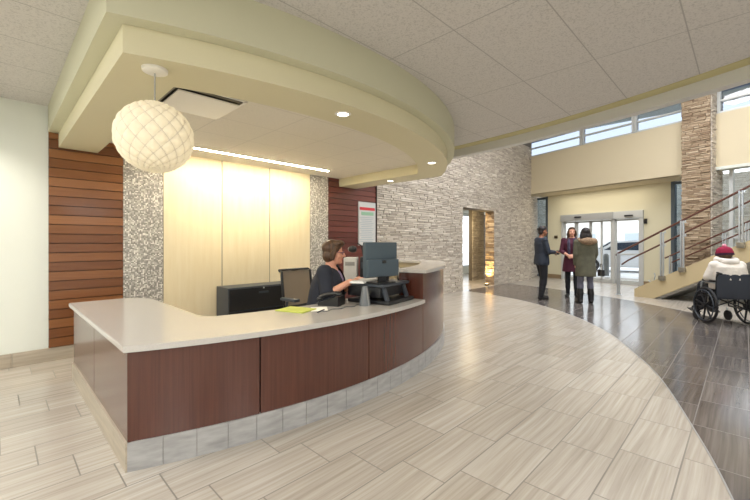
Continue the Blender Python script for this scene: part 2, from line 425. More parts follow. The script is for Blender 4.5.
struct(o.build('floor_edge_strip', 'grey'))

def bulk_x(Y, add=0):
    if Y >= -.6: return -4.9+math.sqrt((10.15+add)**2-(Y-3.9)**2)
    return bulk_x(-.6, add)+.46*(Y+.6)
ys = [-7, -4, -2, -.6]+[-.6+6.6*i/40 for i in range(1, 41)]
edge = [(bulk_x(y), y) for y in ys if y <= 5.7]+[(bulk_x(5.7), 5.7)]
o = MB(); o.prism([(-3, -7)]+edge+[(-3, 5.7)], 2.913, 2.97); struct(o.build('ceiling', 'ceil'))
e2 = [(bulk_x(y, .15), y) for _, y in edge]; e3 = [(bulk_x(y, .27), y) for _, y in edge]
o = MB(); o.prism(edge+e2[::-1], 2.905, 2.97); struct(o.build('ceiling_edge_trim', 'yellow'))
o = MB(); o.prism(e2+e3[::-1], 2.785, 6.1); struct(o.build('ceiling_bulkhead', 'beam'))
o = MB(); o.prism([(bulk_x(-7)+.2, -7), (17, -7), (17, 9), (4.5, 9)], 6.0, 6.1); struct(o.build('ceiling_lobby', 'white_wall'))

# soffit over the desk, two tiers and an inner tile field
rU, rL, rI = 4.37, 4.27, 3.85
a = arc(rU, ax(rU, .43), ax(rU, 5.27), 60)
o = MB(); o.prism([(.43, 5.66)]+a+[(5.27, 5.66)], 2.615, 2.913); struct(o.build('ceiling_soffit', 'soffit'))
a = arc(rL, ax(rL, .521), ax(rL, 5.17), 60); b = arc(rI, ax(rI, 4.72), ax(rI, .889), 50)
o = MB(); o.prism([(.521, 5.66)]+a+[(5.17, 5.66), (4.72, 5.66)]+b+[(.889, 5.66)], 2.45, 2.615); struct(o.build('ceiling_soffit_ring', P('soffit_ring_lit', (216, 209, 176), .6, bump=.04)))  # soffit paint made lighter and yellower: warm light put into the colour
o = MB(); o.prism([(.889, 5.66)]+b[::-1]+[(4.72, 5.66)], 2.598, 2.612); struct(o.build('ceiling_soffit_field', 'ceil_in'))

# ------------------------------------------------------------------ back wall and claddings
wb = struct(MB().box((1.38, 5.8, 1.5), (8.76, .24, 3.0)).build('wall_back', 'white_wall'))
def slats(x0, x1, y, z0, z1, pitch, mat, parent):
    o = MB(); lay = o.bm.loops.layers.float_color.new('tone')
    z = z0
    while z < z1-.01:
        t = bmesh.new(); bmesh.ops.create_cube(t, size=1)
        h = min(pitch-.006, z1-z)
        bmesh.ops.scale(t, vec=(x1-x0, .03, h), verts=t.verts)
        bmesh.ops.bevel(t, geom=list(t.edges), offset=.004, segments=2, affect='EDGES')
        bmesh.ops.transform(t, matrix=Matrix.Translation(((x0+x1)/2, y-.015, z+h/2)) @ Matrix.Rotation(R(-2.2), 4, 'X'), verts=t.verts)
        l2 = t.loops.layers.float_color.new('tone'); v = random.random()
        for f in t.faces:
            for lp in f.loops: lp[l2] = (v, v, v, 1)
        o.merge(t); z += pitch
    ob = o.build('wood_slats', mat, parent)
    MB().box(((x0+x1)/2, y-.002, (z0+z1)/2), (x1-x0, .01, z1-z0)).build('slat_backing', 'groove', ob)
    return ob
slats(.435, 1.153, 5.668, .155, 2.612, .1085, 'slat', wb)
slats(4.456, 5.74, 5.668, .155, 2.612, .1085, 'slat_red', wb)
MB().box((5.752, 5.65, 1.4), (.022, .06, 2.5)).build('corner_trim', 'groove', wb)
MB().box((1.384, 5.66, 1.38), (.46, .04, 2.45)).build('mosaic_strip', mosaic('mosaic_tile'), wb)
MB().box((4.248, 5.66, 1.38), (.412, .04, 2.45)).build('mosaic_strip', bpy.data.materials['mosaic_tile'], wb)
for x0, x1 in ((1.621, 2.419), (2.431, 3.219), (3.231, 4.036)):
    MB().box(((x0+x1)/2, 5.662, 1.38), (x1-x0, .036, 2.44), bevel=.002).build('veneer_panel', 'panel', wb)
MB().box((2.83, 5.66, 1.38), (2.42, .01, 2.44)).build('panel_backing', 'seam', wb)
o = MB(); x = -2.9
while x < 5.74:
    x1 = min(x+.607, 5.74); o.box(((x+x1)/2, 5.662, .076), (x1-x-.004, .026, .15), bevel=.002); x += .607
struct(o.build('baseboard_back', 'base'))
# shell walls that the photograph does not show but that close the room
struct(MB().box((-3.1, -.7, 1.5), (.2, 13, 3.0)).build('wall_left', 'white_wall'))
struct(MB().box((7, -7.1, 3), (20.4, .2, 6.2)).build('wall_front', 'white_wall'))

# ------------------------------------------------------------------ ledgestone
def stones(name, O, U, Nn, u0, u1, z0, z1, mat, holes=(), parent=None, rh=.043, depth=.022, seed=1, lmin=.08, lmax=.34):
    rnd = random.Random(seed); O, U, Nn = V(O), V(U), V(Nn)
    vs, fs, tones = [], [], []
    z = z0
    while z < z1-.005:
        h = min(rh*rnd.uniform(.7, 1.35), z1-z); u = u0-rnd.uniform(0, .2)
        while u < u1-.005:
            l = rnd.uniform(lmin, lmax); a, b = max(u, u0), min(u+l, u1); u += l
            if b-a < .012: continue
            segs = [(a, b)]
            for hu0, hu1, hz0, hz1 in holes:
                if z+h*.5 > hz0 and z+h*.5 < hz1:
                    ns = []
                    for p, q in segs:
                        if q <= hu0 or p >= hu1: ns.append((p, q)); continue
                        if p < hu0: ns.append((p, hu0))
                        if q > hu1: ns.append((hu1, q))
                    segs = ns
            d = rnd.uniform(.002, depth); t = min(1, max(0, rnd.gauss(.5, .27)))
            for p, q in segs:
                g = .0018; i = len(vs)
                for uu, zz in ((p+g, z+g), (q-g, z+g), (q-g, z+h-g), (p+g, z+h-g)): vs.append(O+U*uu+V((0, 0, zz)))
                for uu, zz in ((p+g+.003, z+g+.003), (q-g-.003, z+g+.003), (q-g-.003, z+h-g-.003), (p+g+.003, z+h-g-.003)):
                    vs.append(O+U*uu+V((0, 0, zz))+Nn*(d+.012+rnd.uniform(-.006, .006)))
                fs += [(i+4, i+5, i+6, i+7), (i, i+1, i+5, i+4), (i+1, i+2, i+6, i+5), (i+2, i+3, i+7, i+6), (i+3, i, i+4, i+7)]
                tones += [t]*5
        z += h
    me = bpy.data.meshes.new(name); me.from_pydata(vs, [], fs)
    at = me.attributes.new('tone', 'FLOAT', 'FACE'); at.data.foreach_set('value', tones)
    bm = bmesh.new(); bm.from_mesh(me); bmesh.ops.recalc_face_normals(bm, faces=bm.faces)
    # flip stones whose front faces away from the wall
    bm.to_mesh(me); bm.free(); me.update()
    o = link(name, me, mat, parent); return o

HX0, HX1, HZ = 9.33, 11.2, 2.35
ws = struct(MB().box(((5.76+HX0)/2, 5.86, 3), (HX0-5.76, .28, 6)).box(((HX1+14.1)/2, 5.86, 3), (14.1-HX1, .28, 6))
            .box(((HX0+HX1)/2, 5.86, (HZ+6)/2), (HX1-HX0, .28, 6-HZ)).build('wall_stone', 'stone_mortar'))
stones('stone_facing', (0, 5.72, 0), (1, 0, 0), (0, -1, 0), 5.765, 14.1, 0, 4.9, 'stone', [(HX0, HX1, -1, HZ)], ws, seed=3)
stones('stone_reveal', (HX1, 0, 0), (0, 1, 0), (-1, 0, 0), 5.70, 6.0, 0, HZ, 'stone_brown', (), ws, seed=4)
stones('stone_end', (14.1, 0, 0), (0, 1, 0), (1, 0, 0), 5.70, 6.0, 0, 6.0, 'stone', (), ws, seed=5)
# passage behind the opening
ps = struct(MB().box((12.50, 7.08, 1.5), (.84, .12, 3)).build('wall_passage_pier', 'stone_mortar'))
stones('stone_facing', (0, 7.0, 0), (1, 0, 0), (0, -1, 0), 12.07, 12.93, 0, 2.6, 'stone', (), ps, seed=6)
struct(MB().box((10.3, 8.9, 1.5), (8, .2, 3)).box((14.9, 8.9, .15), (1.3, .2, .3)).box((14.9, 8.9, 2.8), (1.3, .2, .4)).build('wall_passage', 'white_wall'))
struct(MB().box((16.3, 8.9, 1.5), (1.6, .2, 3)).build('wall_passage_right', 'stone_mortar'))
struct(MB().box((11.5, 7.45, 2.72), (9.5, 2.9, .1)).build('ceiling_passage', 'white_wall'))
struct(MB().box((6.9, 7.4, 1.5), (.2, 2.9, 3)).build('wall_passage_left', 'white_wall'))
w = sempty('window_3'); o = MB()
for x in (14.32, 15.48): o.box((x, 8.86, 1.45), (.05, .08, 2.3))
o.box((14.9, 8.86, .33), (1.2, .08, .06)).box((14.9, 8.86, 2.57), (1.2, .08, .06)); o.build('window_frame', 'alumw', w)
MB().box((14.9, 8.88, 1.45), (1.14, .01, 2.2)).build('pane', 'glass', w)
# stone wing continues outside past the glass
wx = struct(MB().box((16.2, 6.15, 1.7), (3.6, .3, 3.4)).build('wall_outside_stone', 'stone_mortar'))
stones('stone_facing', (0, 6.0, 0), (1, 0, 0), (0, -1, 0), 14.45, 18, 0, 3.4, 'stone', (), wx, seed=8)

# ------------------------------------------------------------------ entrance wall (local frame k, -D)
E_ = dict(loc=(0, 0, 0), rz=ED)
def LB(): return MB()
def ent(o, name, mat, parent=None, isstruct=True):
    ob = o.build(name, mat, parent)
    if parent is None:
        ob.rotation_euler = (0, 0, ED)
        if isstruct: struct(ob)
    return ob
fa = ent(LB().box((3.8, -12.09, (3.17+4.56)/2), (11.6, .2, 1.39)).box((3.8, -12.09, 5.85), (11.6, .2, .3)), 'wall_entrance', 'cream')
ent(LB().box((7.3, -12.62, 3.22), (4.9, 1.1, .1)), 'ceiling_vestibule', 'cream')
DK0, DK1, DH = 6.107, 8.887, 2.39
ent(LB().box(((5.39+DK0)/2, -13.22, 1.6), (DK0-5.39, .16, 3.2)).box(((DK1+9.48)/2, -13.22, 1.6), (9.48-DK1, .16, 3.2))
    .box(((DK0+DK1)/2, -13.22, (DH+3.2)/2), (DK1-DK0, .16, 3.2-DH)), 'wall_vestibule', 'vest')
ent(LB().box(((DK1+9.48)/2, -13.13, .075), (9.48-DK1, .02, .15)).box(((5.39+DK0)/2, -13.13, .075), (DK0-5.39, .02, .15)), 'baseboard_entrance', P('base_brown', (150, 128, 98), .4))
# clerestory windows, one per bay
bays = [(7.45, 9.5), (5.86, 7.43), (4.6, 5.84), (2.35, 3.95), (.7, 2.33)]
for i, (k0, k1) in enumerate(bays):
    w = sempty('window_%d' % (10+i), rz=ED)
    o = LB()
    for k in (k0+.025, k1-.025): o.box((k, -12.08, 5.12), (.06, .12, 1.12))
    o.box(((k0+k1)/2, -12.08, 4.585), (k1-k0, .12, .05)).box(((k0+k1)/2, -12.08, 5.68), (k1-k0, .12, .05)).box(((k0+k1)/2, -12.08, 4.88), (k1-k0, .08, .045))
    o.build('window_frame', 'alumw', w)
    LB().box(((k0+k1)/2, -12.10, 5.12), (k1-k0-.06, .012, 1.08)).build('pane', 'glassc', w)
    LB().box(((k0+k1)/2, -12.17, 5.40), (k1-k0-.06, .004, .56)).build('roller_shade', 'shade', w)
# sidelights beside the doors
for i, (k0, k1, mt) in enumerate(((9.48, 10.2, 'glassb'), (4.9, 5.39, 'glassb'))):
    w = sempty('window_%d' % (1+i), rz=ED); o = LB()
    for k in (k0+.05, k1-.05): o.box((k, -13.2, 1.6), (.1, .12, 3.2))
    for z in (.06, 1.9, 3.12): o.box(((k0+k1)/2, -13.2, z), (k1-k0, .1, .08))
    o.build('window_frame', 'dkframe', w)
    LB().box(((k0+k1)/2, -13.2, 1.6), (k1-k0-.1, .012, 3.1)).build('pane', mt, w)
# stone pier
pk0, pk1 = 3.985, 4.56
pr = ent(LB().box(((pk0+pk1)/2, -12.09, 3), (pk1-pk0-.02, .7, 6)), 'wall_pier', 'stone_mortar')
stones('stone_facing', (0, -11.74, 0), (1, 0, 0), (0, 1, 0), pk0, pk1, 0, 5.2, 'stone_brown', (), pr, seed=11, lmin=.08, lmax=.3, depth=.045)
stones('stone_side', (pk0, 0, 0), (0, 1, 0), (-1, 0, 0), -12.40, -11.74, 0, 5.2, 'stone', (), pr, seed=12, lmin=.08, lmax=.3)  # paler stone on this side paints in the daylight from the window
stones('stone_side', (pk1, 0, 0), (0, 1, 0), (1, 0, 0), -12.40, -11.74, 0, 5.2, 'stone_brown', (), pr, seed=13, lmin=.08, lmax=.3)
# tall window right of the pier
w = sempty('window_4', rz=ED); o = LB()
for k in (3.76, 2.2, .6, -1.0): o.box((k, -12.3, 1.6), (.07, .12, 3.3))
for z in (.05, 1.5, 3.22): o.box((1.45, -12.3, z), (5.0, .1, .07))
o.build('window_frame', 'alumw', w)
LB().box((1.45, -12.31, 1.6), (5.0, .012, 3.2)).build('pane', 'glass', w)
ent(LB().box((1.2, -12.14, 3.20), (5.6, .36, .07)), 'trim_1', 'white_wall')
wo = ent(LB().box((2.5, -17.5, 1.9), (9.8, .3, 3.8)), 'wall_courtyard', 'stone_mortar')
stones('stone_facing', (0, -17.35, 0), (1, 0, 0), (0, 1, 0), -2.4, 7.4, 0, 3.8, tone_mat('pale_stone', (214, 210, 204), (234, 231, 227), (246, 245, 242), .85), (), wo, seed=14)
struct(MB().box((12.5, -5.6, 3), (.2, 3.0, 6)).build('wall_right', 'cream'))

# ------------------------------------------------------------------ sliding doors
d = sempty('door_1', rz=ED)
o = LB()
o.box((DK1-.035, -13.2, DH/2), (.07, .2, DH)).box((DK0+.06, -13.2, DH/2), (.12, .2, DH)).box((7.03, -13.2, 1.1), (.1, .16, 2.2))
o.build('door_frame', 'alumw', d)
o = LB(); o.box(((7.0+DK1)/2, -13.16, 2.27), (DK1-7.0, .24, .24), bevel=.008).build('door_header', 'alum', d)
LB().box(((DK0+7.0)/2, -13.18, 2.27), (7.0-DK0, .2, .24), bevel=.008).build('door_header', 'alumw', d)
for k, z in ((8.2, 2.28), (6.5, 2.23)): LB().box((k, -13.03, z), (.24, .05, .05), bevel=.01).build('door_sensor', 'blackm', d)
def leaf(k0, k1, D, mt='alumw', mid=None):
    o = LB(); st = .055
    for k in (k0+st/2, k1-st/2): o.box((k, -D, 1.07), (st, .045, 2.14))
    o.box(((k0+k1)/2, -D, .06), (k1-k0, .045, .12)).box(((k0+k1)/2, -D, 2.11), (k1-k0, .045, .06))
    if mid: o.box(((k0+k1)/2, -D, mid), (k1-k0, .045, .05))
    f = o.build('door_leaf', mt, d)
    LB().box(((k0+k1)/2, -D, 1.1), (k1-k0-2*st, .01, 2.0)).build('pane', 'glass', f)
leaf(8.36, 8.82, 13.2); leaf(7.85, 8.38, 13.26); leaf(7.45, 7.87, 13.26); leaf(7.08, 7.47, 13.2); leaf(6.22, 7.0, 13.2, 'alumw', .98)
# wall fittings
def small(name, label, cat, k, D, z, dims, mat):
    o = LB().box((k, -D, z), dims, bevel=.006).build(name, mat); o.rotation_euler = (0, 0, ED); return tag(o, label, cat)
small('door_push_plate', 'small dark square wall plate left of the sliding doors', 'wall plate', 9.13, 13.125, 1.58, (.13, .03, .1), 'brass')
small('card_reader', 'small black box on the wall right of the sliding door frame', 'card reader', 6.05, 13.11, 2.03, (.08, .05, .16), 'blackm')

# ------------------------------------------------------------------ outside
struct(MB().box((32, 4, -.14), (34, 50, .2)).build('ground', 'snow'))
b = thing('building', 'pale building across the street beyond the glass doors', 'building', (48, 6, 0), 0)
MB().box((0, 0, 3.5), (4, 40, 7)).build('wall', 'bldg', b)
for i in range(8):
    for z in (1.6, 4.6): MB().box((-2.02, -16+i*4.5, z), (.08, 1.8, 1.5)).build('window', 'greyp', b)
def car(label, loc, rz, paint):
    t = thing('car', label, 'car', loc, rz)
    prof = [(-2.15, .35), (-2.2, .75), (-2.05, .98), (-1.7, 1.02), (-1.35, 1.42), (-.6, 1.52), (.35, 1.47), (1.05, 1.03), (1.9, .9), (2.15, .7), (2.18, .35), (1.75, .24), (-1.8, .24)]
    o = MB(); o.extr([(x, -.86, z) for x, z in prof], (0, 1.72, 0)); bmesh.ops.bevel(o.bm, geom=list(o.bm.edges), offset=.06, segments=2, affect='EDGES'); o.build('body', paint, t)
    for s in (-1, 1):
        q = [(-1.42, 1.05), (-1.2, 1.36), (-.55, 1.44), (.3, 1.39), (.82, 1.06)]
        MB().extr([(x, s*.845, z) for x, z in q], (0, s*.025, 0)).build('side_window', 'carglass', t)
        for x in (-1.35, 1.35):
            w_ = MB(); w_.cyl((x, s*.70, .33), (x, s*.89, .33), .33, seg=28); w_ = w_.build('wheel', 'wheelblack', t)
            MB().cyl((x, s*.86, .33), (x, s*.90, .33), .2, seg=20).build('hubcap', 'steel', w_)
    MB().extr([(.5, -.7, 1.42), (1.0, -.76, 1.08), (1.0, .76, 1.08), (.5, .7, 1.42)], (.05, 0, .04)).build('windscreen', 'carglass', t)
    MB().extr([(-1.4, -.7, 1.40), (-1.72, -.76, 1.06), (-1.72, .76, 1.06), (-1.4, .7, 1.40)], (-.05, 0, .04)).build('rear_window', 'carglass', t)
    for s in (-1, 1):
        MB().box((-2.14, s*.68, .82), (.16, .3, .2), bevel=.03).build('tail_light', 'tail', t)
        MB().box((2.06, s*.62, .72), (.16, .34, .14), bevel=.03).build('headlight', 'white', t)
    return t
car('white car with dark windows parked behind the right door panel', (21.6, 4.3, -.04), R(108), 'carw')
car('silver car with red tail light parked beyond the bollard', (22.9, 8.9, -.04), R(70), 'carg')
o = MB().lathe([(.11, 0), (.11, .8), (.10, .88), (.06, .93), (.001, .945)], (18.3, 4.22, -.04), 24).build('bollard', 'bollard'); tag(o, 'grey rounded bollard standing outside the glass doors', 'bollard')

# ------------------------------------------------------------------ staircase
st = sempty('staircase', rz=ED)
def hs(k): return .25+.565*(4.95-k)
for D in (10.39, 11.55):
    LB().extr([(5.05, -D, 0), (5.05, -D, .19), (4.95, -D, .25), (-.1, -D, hs(-.1)), (-.1, -D, hs(-.1)-.43), (4.62, -D, 0)], (0, -.07, 0)).build('stringer', P('stringer_paint', (194, 176, 138), .6), st)
LB().extr([(4.95, -10.46, 0), (4.95, -10.46, .02), (-.1, -10.46, hs(-.1)-.36), (-.1, -10.46, hs(-.1)-.40), (4.5, -10.46, 0)], (0, -1.09, 0)).build('underside', 'under', st)
ent(LB().extr([(4.55, -11.63, 0), (-.1, -11.63, hs(-.1)-.43), (-.1, -11.63, 0)], (0, -.05, 0)), 'wall_stair', 'under')
o = LB(); k = 4.9; z = .16
while z < 3.0:
    o.box((k-.15, -11.0, z-.02), (.31, 1.1, .04)).box((k-.005, -11.0, z-.1), (.02, 1.1, .18)); k -= .285; z += .161
o.build('treads', 'tread', st)
def r1(k): return 1.085+.565*(5.44-k)
def r2(k): return .775+.565*(5.44-k)
o = LB(); o.tube([(5.50, -10.42, r1(5.44)-.06), (5.46, -10.42, r1(5.44)-.01), (5.2, -10.42, r1(5.2)), (-.1, -10.42, r1(-.1))], .024, 12).build('handrail', 'rail', st)
LB().tube([(5.36, -10.42, r2(5.36)-.03), (5.2, -10.42, r2(5.2)), (-.1, -10.42, r2(-.1))], .02, 12).build('handrail', 'rail', st)
def f1(k): return .98+.545*(4.8-k)
def f2(k): return .79+.545*(4.8-k)
for f, k0 in ((f1, 4.85), (f2, 4.7)):
    LB().tube([(k0, -11.5, f(k0)), (-.1, -11.5, f(-.1))], .018, 10).build('handrail', 'rail', st)
def post(k, z0, z1, D, floor=False, w=.05):
    o = LB()
    for s in (-1, 1): o.box((k+s*.024, -D, (z0+z1)/2), (.026, w*.8, z1-z0), bevel=.003)
    p = o.build('rail_post', 'steel', st)
    if floor: LB().cyl((k, -D, 0), (k, -D, .012), .07, seg=20).build('base_plate', 'steel', p)
    else: LB().box((k, -D+.005, z0+.06), (.13, .07, .11), bevel=.008).build('mount_bracket', 'brushed', p)
    return p
for k, fl in ((5.415, True), (4.433, False), (4.033, False), (3.026, False), (1.8, False), (.6, False)):
    z0 = 0 if fl else hs(k)-.09; top = r1(k)-.02 if k != 4.433 else r1(k)-.06
    p = post(k, z0, top, 10.37, fl)
    for f in (r1, r2):
        o = LB(); o.tube([(k, -10.37, f(k)-.06), (k-.04, -10.40, f(k)-.05), (k-.05, -10.42, f(k)-.01)], .009, 8); o.box((k-.02, -10.37, f(k)-.06), (.12, .03, .018)); o.build('rail_bracket', 'steel', p)
for k in (4.72, 3.65, 3.25, 2.2, 1.0):
    post(k, hs(k)-.12, f1(k)-.02, 11.5, False, .04)
o = LB(); o.tube([(4.62, -10.42, .62), (4.60, -10.42, .56), (4.62, -10.42, .42), (4.7, -10.42, .38), (4.74, -10.42, .44)], .014, 8).build('rail_return', 'steel', st)

# ------------------------------------------------------------------ reception desk
dk = thing('reception_desk', 'curved dark cherry wood reception desk with pale tiled toe base', 'reception desk')
r = 4.22; aL = ax(r, .552); sec = [aL, ax(r, 1.29), ax(r, 2.272), ax(r, 3.24)]
def ring(r0, r1, a0, a1, z0, z1, n=24):
    return MB().prism(arc(r0, a0, a1, n)+arc(r1, a1, a0, n), z0, z1)
g = .05
for a0, a1 in zip(sec, sec[1:]): ring(r-.03, r, a0+g*1.3, a1-g*1.3, .172, .708).build('front_panel', 'cherry', dk)
aE = ax(r, 5.03)
ring(r-.03, r, sec[3]+g, sec[3]+13.3, .172, 1.025).build('front_panel', 'cherry', dk)
ring(r-.03, r, sec[3]+13.3+2*g, aE, .172, 1.025).build('front_panel', 'cherry', dk)
ring(r-.05, r-.031, aL+.3, aE-.3, .16, .70, 60).build('carcass', 'seam', dk)
yC = CY-r*math.cos(R(aL)); yE = CY-r*math.cos(R(aE))
for y0, y1 in ((yC, 3.645), (3.655, 4.72)): MB().box((.567, (y0+y1)/2, .44), (.03, y1-y0, .536)).build('side_panel', 'cherry', dk)
MB().box((.86, 4.705, .44), (.56, .03, .536)).build('end_panel', 'cherry', dk)
MB().box((5.015, (yE+5.0)/2, .6), (.03, 5.0-yE, .85)).build('side_panel', 'cherry', dk)
# inner faces of the raised part
ring(3.935, 3.96, sec[3], ax(3.95, 4.80), .7, 1.025).build('inner_panel', 'cherry', dk)
MB().box((4.82, 4.36, .865), (.025, 1.26, .32)).build('inner_panel', P('inner_laminate', (158, 146, 120), .5), dk)
a = R(sec[3]+.2); u = V((math.sin(a), -math.cos(a), 0))
c = V((CX, CY, 0))+u*4.08
MB().box((c.x, c.y, .866), (.28, .025, .32), (0, 0, math.atan2(u.y, u.x))).build('end_panel', 'cherry', dk)
# toe base tiles
o = MB(); n = 26; a0 = aL-.1
step = (aE-aL)/n
for i in range(n): o.prism(arc(4.19, aL+i*step+.025, aL+(i+1)*step-.025, 4)+arc(4.232, aL+(i+1)*step-.025, aL+i*step+.025, 4), 0, .172)
o.build('toe_base', 'toe', dk)
ring(4.18, 4.226, aL, aE, 0, .170, 60).build('toe_grout', 'grout', dk)
o = MB(); y = yC-.012
while y < 4.73:
    y1 = min(y+.306, 4.73); o.box((.561, (y+y1)/2, .086), (.042, y1-y-.003, .172)); y += .306
o.build('toe_base', 'base', dk)  # same toe tile, its beige paints in the light reflected on this side

ct = MB()
ro, ri = 4.25, 3.5
pl = [(.526, 4.85)]+arc(ro, ax(ro, .526), sec[3]-.15, 40)+arc(4.16, sec[3]-.15, 38, 30)+[(4.79, 3.9), (4.79, 5.0), (4.0, 5.0)]+arc(ri, ax(ri, 4.0), ax(ri, 1.36), 40)
cr = (1.36, 3.33)
yi = CY-ri*math.cos(R(ax(ri, 1.36)))
pl += [(1.36-.16*math.sin(R(t)), yi+.17-.17*math.cos(R(t))) for t in range(15, 91, 15)]
pl += [(1.2-.28*(1-math.cos(R(t))), 4.57+.28*math.sin(R(t))) for t in range(0, 91, 10)]
ct.prism(pl, .708, .745)
bmesh.ops.bevel(ct.bm, geom=[e for e in ct.bm.edges if abs(e.verts[0].co.z-e.verts[1].co.z) < 1e-5], offset=.004, segments=2, affect='EDGES')
tag(ct.build('countertop', 'quartz'), 'long pale stone countertop sweeping round the front of the desk', 'countertop')
rc = MB(); ro2, ri2 = 4.262, 3.90
rc.prism(arc(ro2, sec[3]-.5, ax(ro2, 5.13), 40)+[(5.13, 5.02), (4.78, 5.02)]+arc(ri2, ax(ri2, 4.78), sec[3]-.5, 40), 1.027, 1.062)
bmesh.ops.bevel(rc.bm, geom=[e for e in rc.bm.edges if abs(e.verts[0].co.z-e.verts[1].co.z) < 1e-5], offset=.004, segments=2, affect='EDGES')
tag(rc.build('raised_countertop', 'quartz'), 'raised pale stone ledge at the right end of the desk', 'countertop')

# ------------------------------------------------------------------ things behind the counter
t = thing('filing_cabinet', 'low black lateral filing cabinet against the pale panels', 'cabinet', (2.87, 5.42, 0))
MB().box((0, .0, .355), (1.08, .40, .70), bevel=.006).build('body', 'dkgrey', t)
for z in (.53, .2):
    f = MB().box((0, -.208, z), (1.06, .02, .31), bevel=.004).build('drawer', 'blackm', t)
    MB().box((0, -.222, z+.08), (.16, .012, .03), bevel=.004).build('handle', 'dkgrey', f)
MB().cyl((.0, -.215, .675), (0, -.226, .675), .012, seg=12).build('lock', 'steel', t)

def office_chair(loc, rz, label):      # faces local +X
    t = thing('office_chair', label, 'chair', loc, rz)
    MB().box((.02, 0, .47), (.48, .48, .08), bevel=.03).build('seat', 'blackm', t)
    o = MB()
    def bx(z): return -.23-.06*math.sin((z-.5)*2.6)-.04*max(0, z-.75)
    zs = [.56+.37*i/8 for i in range(9)]
    L_ = [(bx(z)+.05, .22, z) for z in zs]; Rr = [(bx(z)+.05, -.22, z) for z in zs]
    top = [(bx(.95)-.02+.03, .22-.44*i/6, .95) for i in range(7)]
    o.tube([(bx(.56)+.05, 0, .55)]+L_+top+Rr[::-1]+[(bx(.56)+.05, 0, .55)], .016, 8); b = o.build('back_frame', 'blackm', t)
    o = MB()
    grid = [[o.bm.verts.new((bx(z)+.05-.03*(1-(y/.22)**2)*1, y, z)) for y in [(-.22+.44*i/10) for i in range(11)]] for z in zs+[.945]]
    for A, B in zip(grid, grid[1:]):
        for i in range(10): o.bm.faces.new((A[i], A[i+1], B[i+1], B[i]))
    bmesh.ops.solidify(o.bm, geom=list(o.bm.faces), thickness=.006); o.build('back_mesh', 'mesh', b)
    for s in (-1, 1):
        o = MB(); o.tube([(-.05, s*.25, .44), (-.06, s*.29, .5), (-.05, s*.29, .64)], .016, 8); o.box((0, s*.29, .665), (.26, .07, .03), bevel=.01); o.build('armrest', 'dkgrey', t)
    MB().cyl((0, 0, .1), (0, 0, .44), .028, seg=16).build('column', 'blackm', t)
    for i in range(5):
        a = 2*math.pi*i/5; e = (.29*math.cos(a), .29*math.sin(a))
        l = MB().tube([(0, 0, .12), (e[0]*.6, e[1]*.6, .105), (e[0], e[1], .085)], [.026, .022, .018], 8).build('leg', 'blackm', t)
        MB().cyl((e[0]-.02*math.sin(a), e[1]+.02*math.cos(a), .032), (e[0]+.02*math.sin(a), e[1]-.02*math.cos(a), .032), .032, seg=14).build('caster', 'blackm', l)
    t.scale = (1, 1, 1.08); return t
CHX, CHY = 2.60, 3.64
office_chair((CHX, CHY, 0), R(-84), 'black office chair with grey mesh back behind the seated receptionist')

zt = .745
# sit-stand riser, keyboard, monitor
aM = 6.5
def dpos(a, rr): return (CX+rr*math.sin(R(a)), CY-rr*math.cos(R(a)))
def face_in(a): return R(a)+math.pi/2     # local +X points to the arc's centre
rs = thing('desk_riser', 'black sit-stand desk riser holding the monitor at the counter right end', 'desk riser', (*dpos(11.5, 3.88), zt), face_in(11.5))
MB().box((0, 0, .02), (.50, .52, .036), bevel=.012).build('base', 'blackm', rs)
MB().box((.05, .02, .115), (.40, .48, .10), bevel=.02).build('lift_body', 'blackm', rs)
MB().box((.04, .0, .185), (.46, .54, .03), bevel=.012).build('platform', 'dkgrey', rs)
for s in (-1, 1): MB().box((-.17, s*.2, .10), (.03, .05, .17), (0, R(20), 0), bevel=.005).build('lift_arm', 'dkgrey', rs)
MB().cyl((-.05, -.03, .20), (-.05, -.03, .42), .022, seg=14).build('monitor_post', 'blackm', rs)
def rp(x, y, z):                         # riser local to world
    m = Matrix.Rotation(face_in(11.5), 4, 'Z'); v = m @ V((x, y, z)); return (rs.location.x+v.x, rs.location.y+v.y, rs.location.z+v.z)
kb = thing('keyboard', 'white computer keyboard under the receptionist hand on the riser', 'keyboard', rp(.135, .12, .202), face_in(11.5)+R(14))
MB().box((0, 0, .010), (.15, .44, .018), bevel=.005).build('case', 'white', kb)
o = MB()
for i in range(5):
    for j in range(15): o.box((-.052+i*.026, -.195+j*.028, .022), (.02, .022, .007), bevel=.002)
o.build('keys', 'ltgrey', kb)

mo = thing('computer_monitor', 'dark blue-grey computer monitor seen from behind on the riser', 'monitor', (2.728, 2.615, zt+.203), R(84))   # screen faces local +X
MB().box((0, 0, .235), (.05, .41, .35), bevel=.012).build('screen_housing', 'bluegrey', mo)
MB().box((-.035, 0, .155), (.05, .40, .17), bevel=.012).build('rear_cover', 'bluegrey', mo)
MB().box((-.062, 0, .215), (.006, .05, .03), bevel=.002).build('emblem_plate', 'blackm', mo)
MB().box((.027, 0, .24), (.004, .37, .30)).build('screen', 'blackm', mo)
MB().box((-.02, 0, .07), (.03, .09, .14), bevel=.008).build('stand', 'blackm', mo)
MB().box((0, 0, .008), (.20, .24, .014), bevel=.005).build('foot', 'blackm', mo)

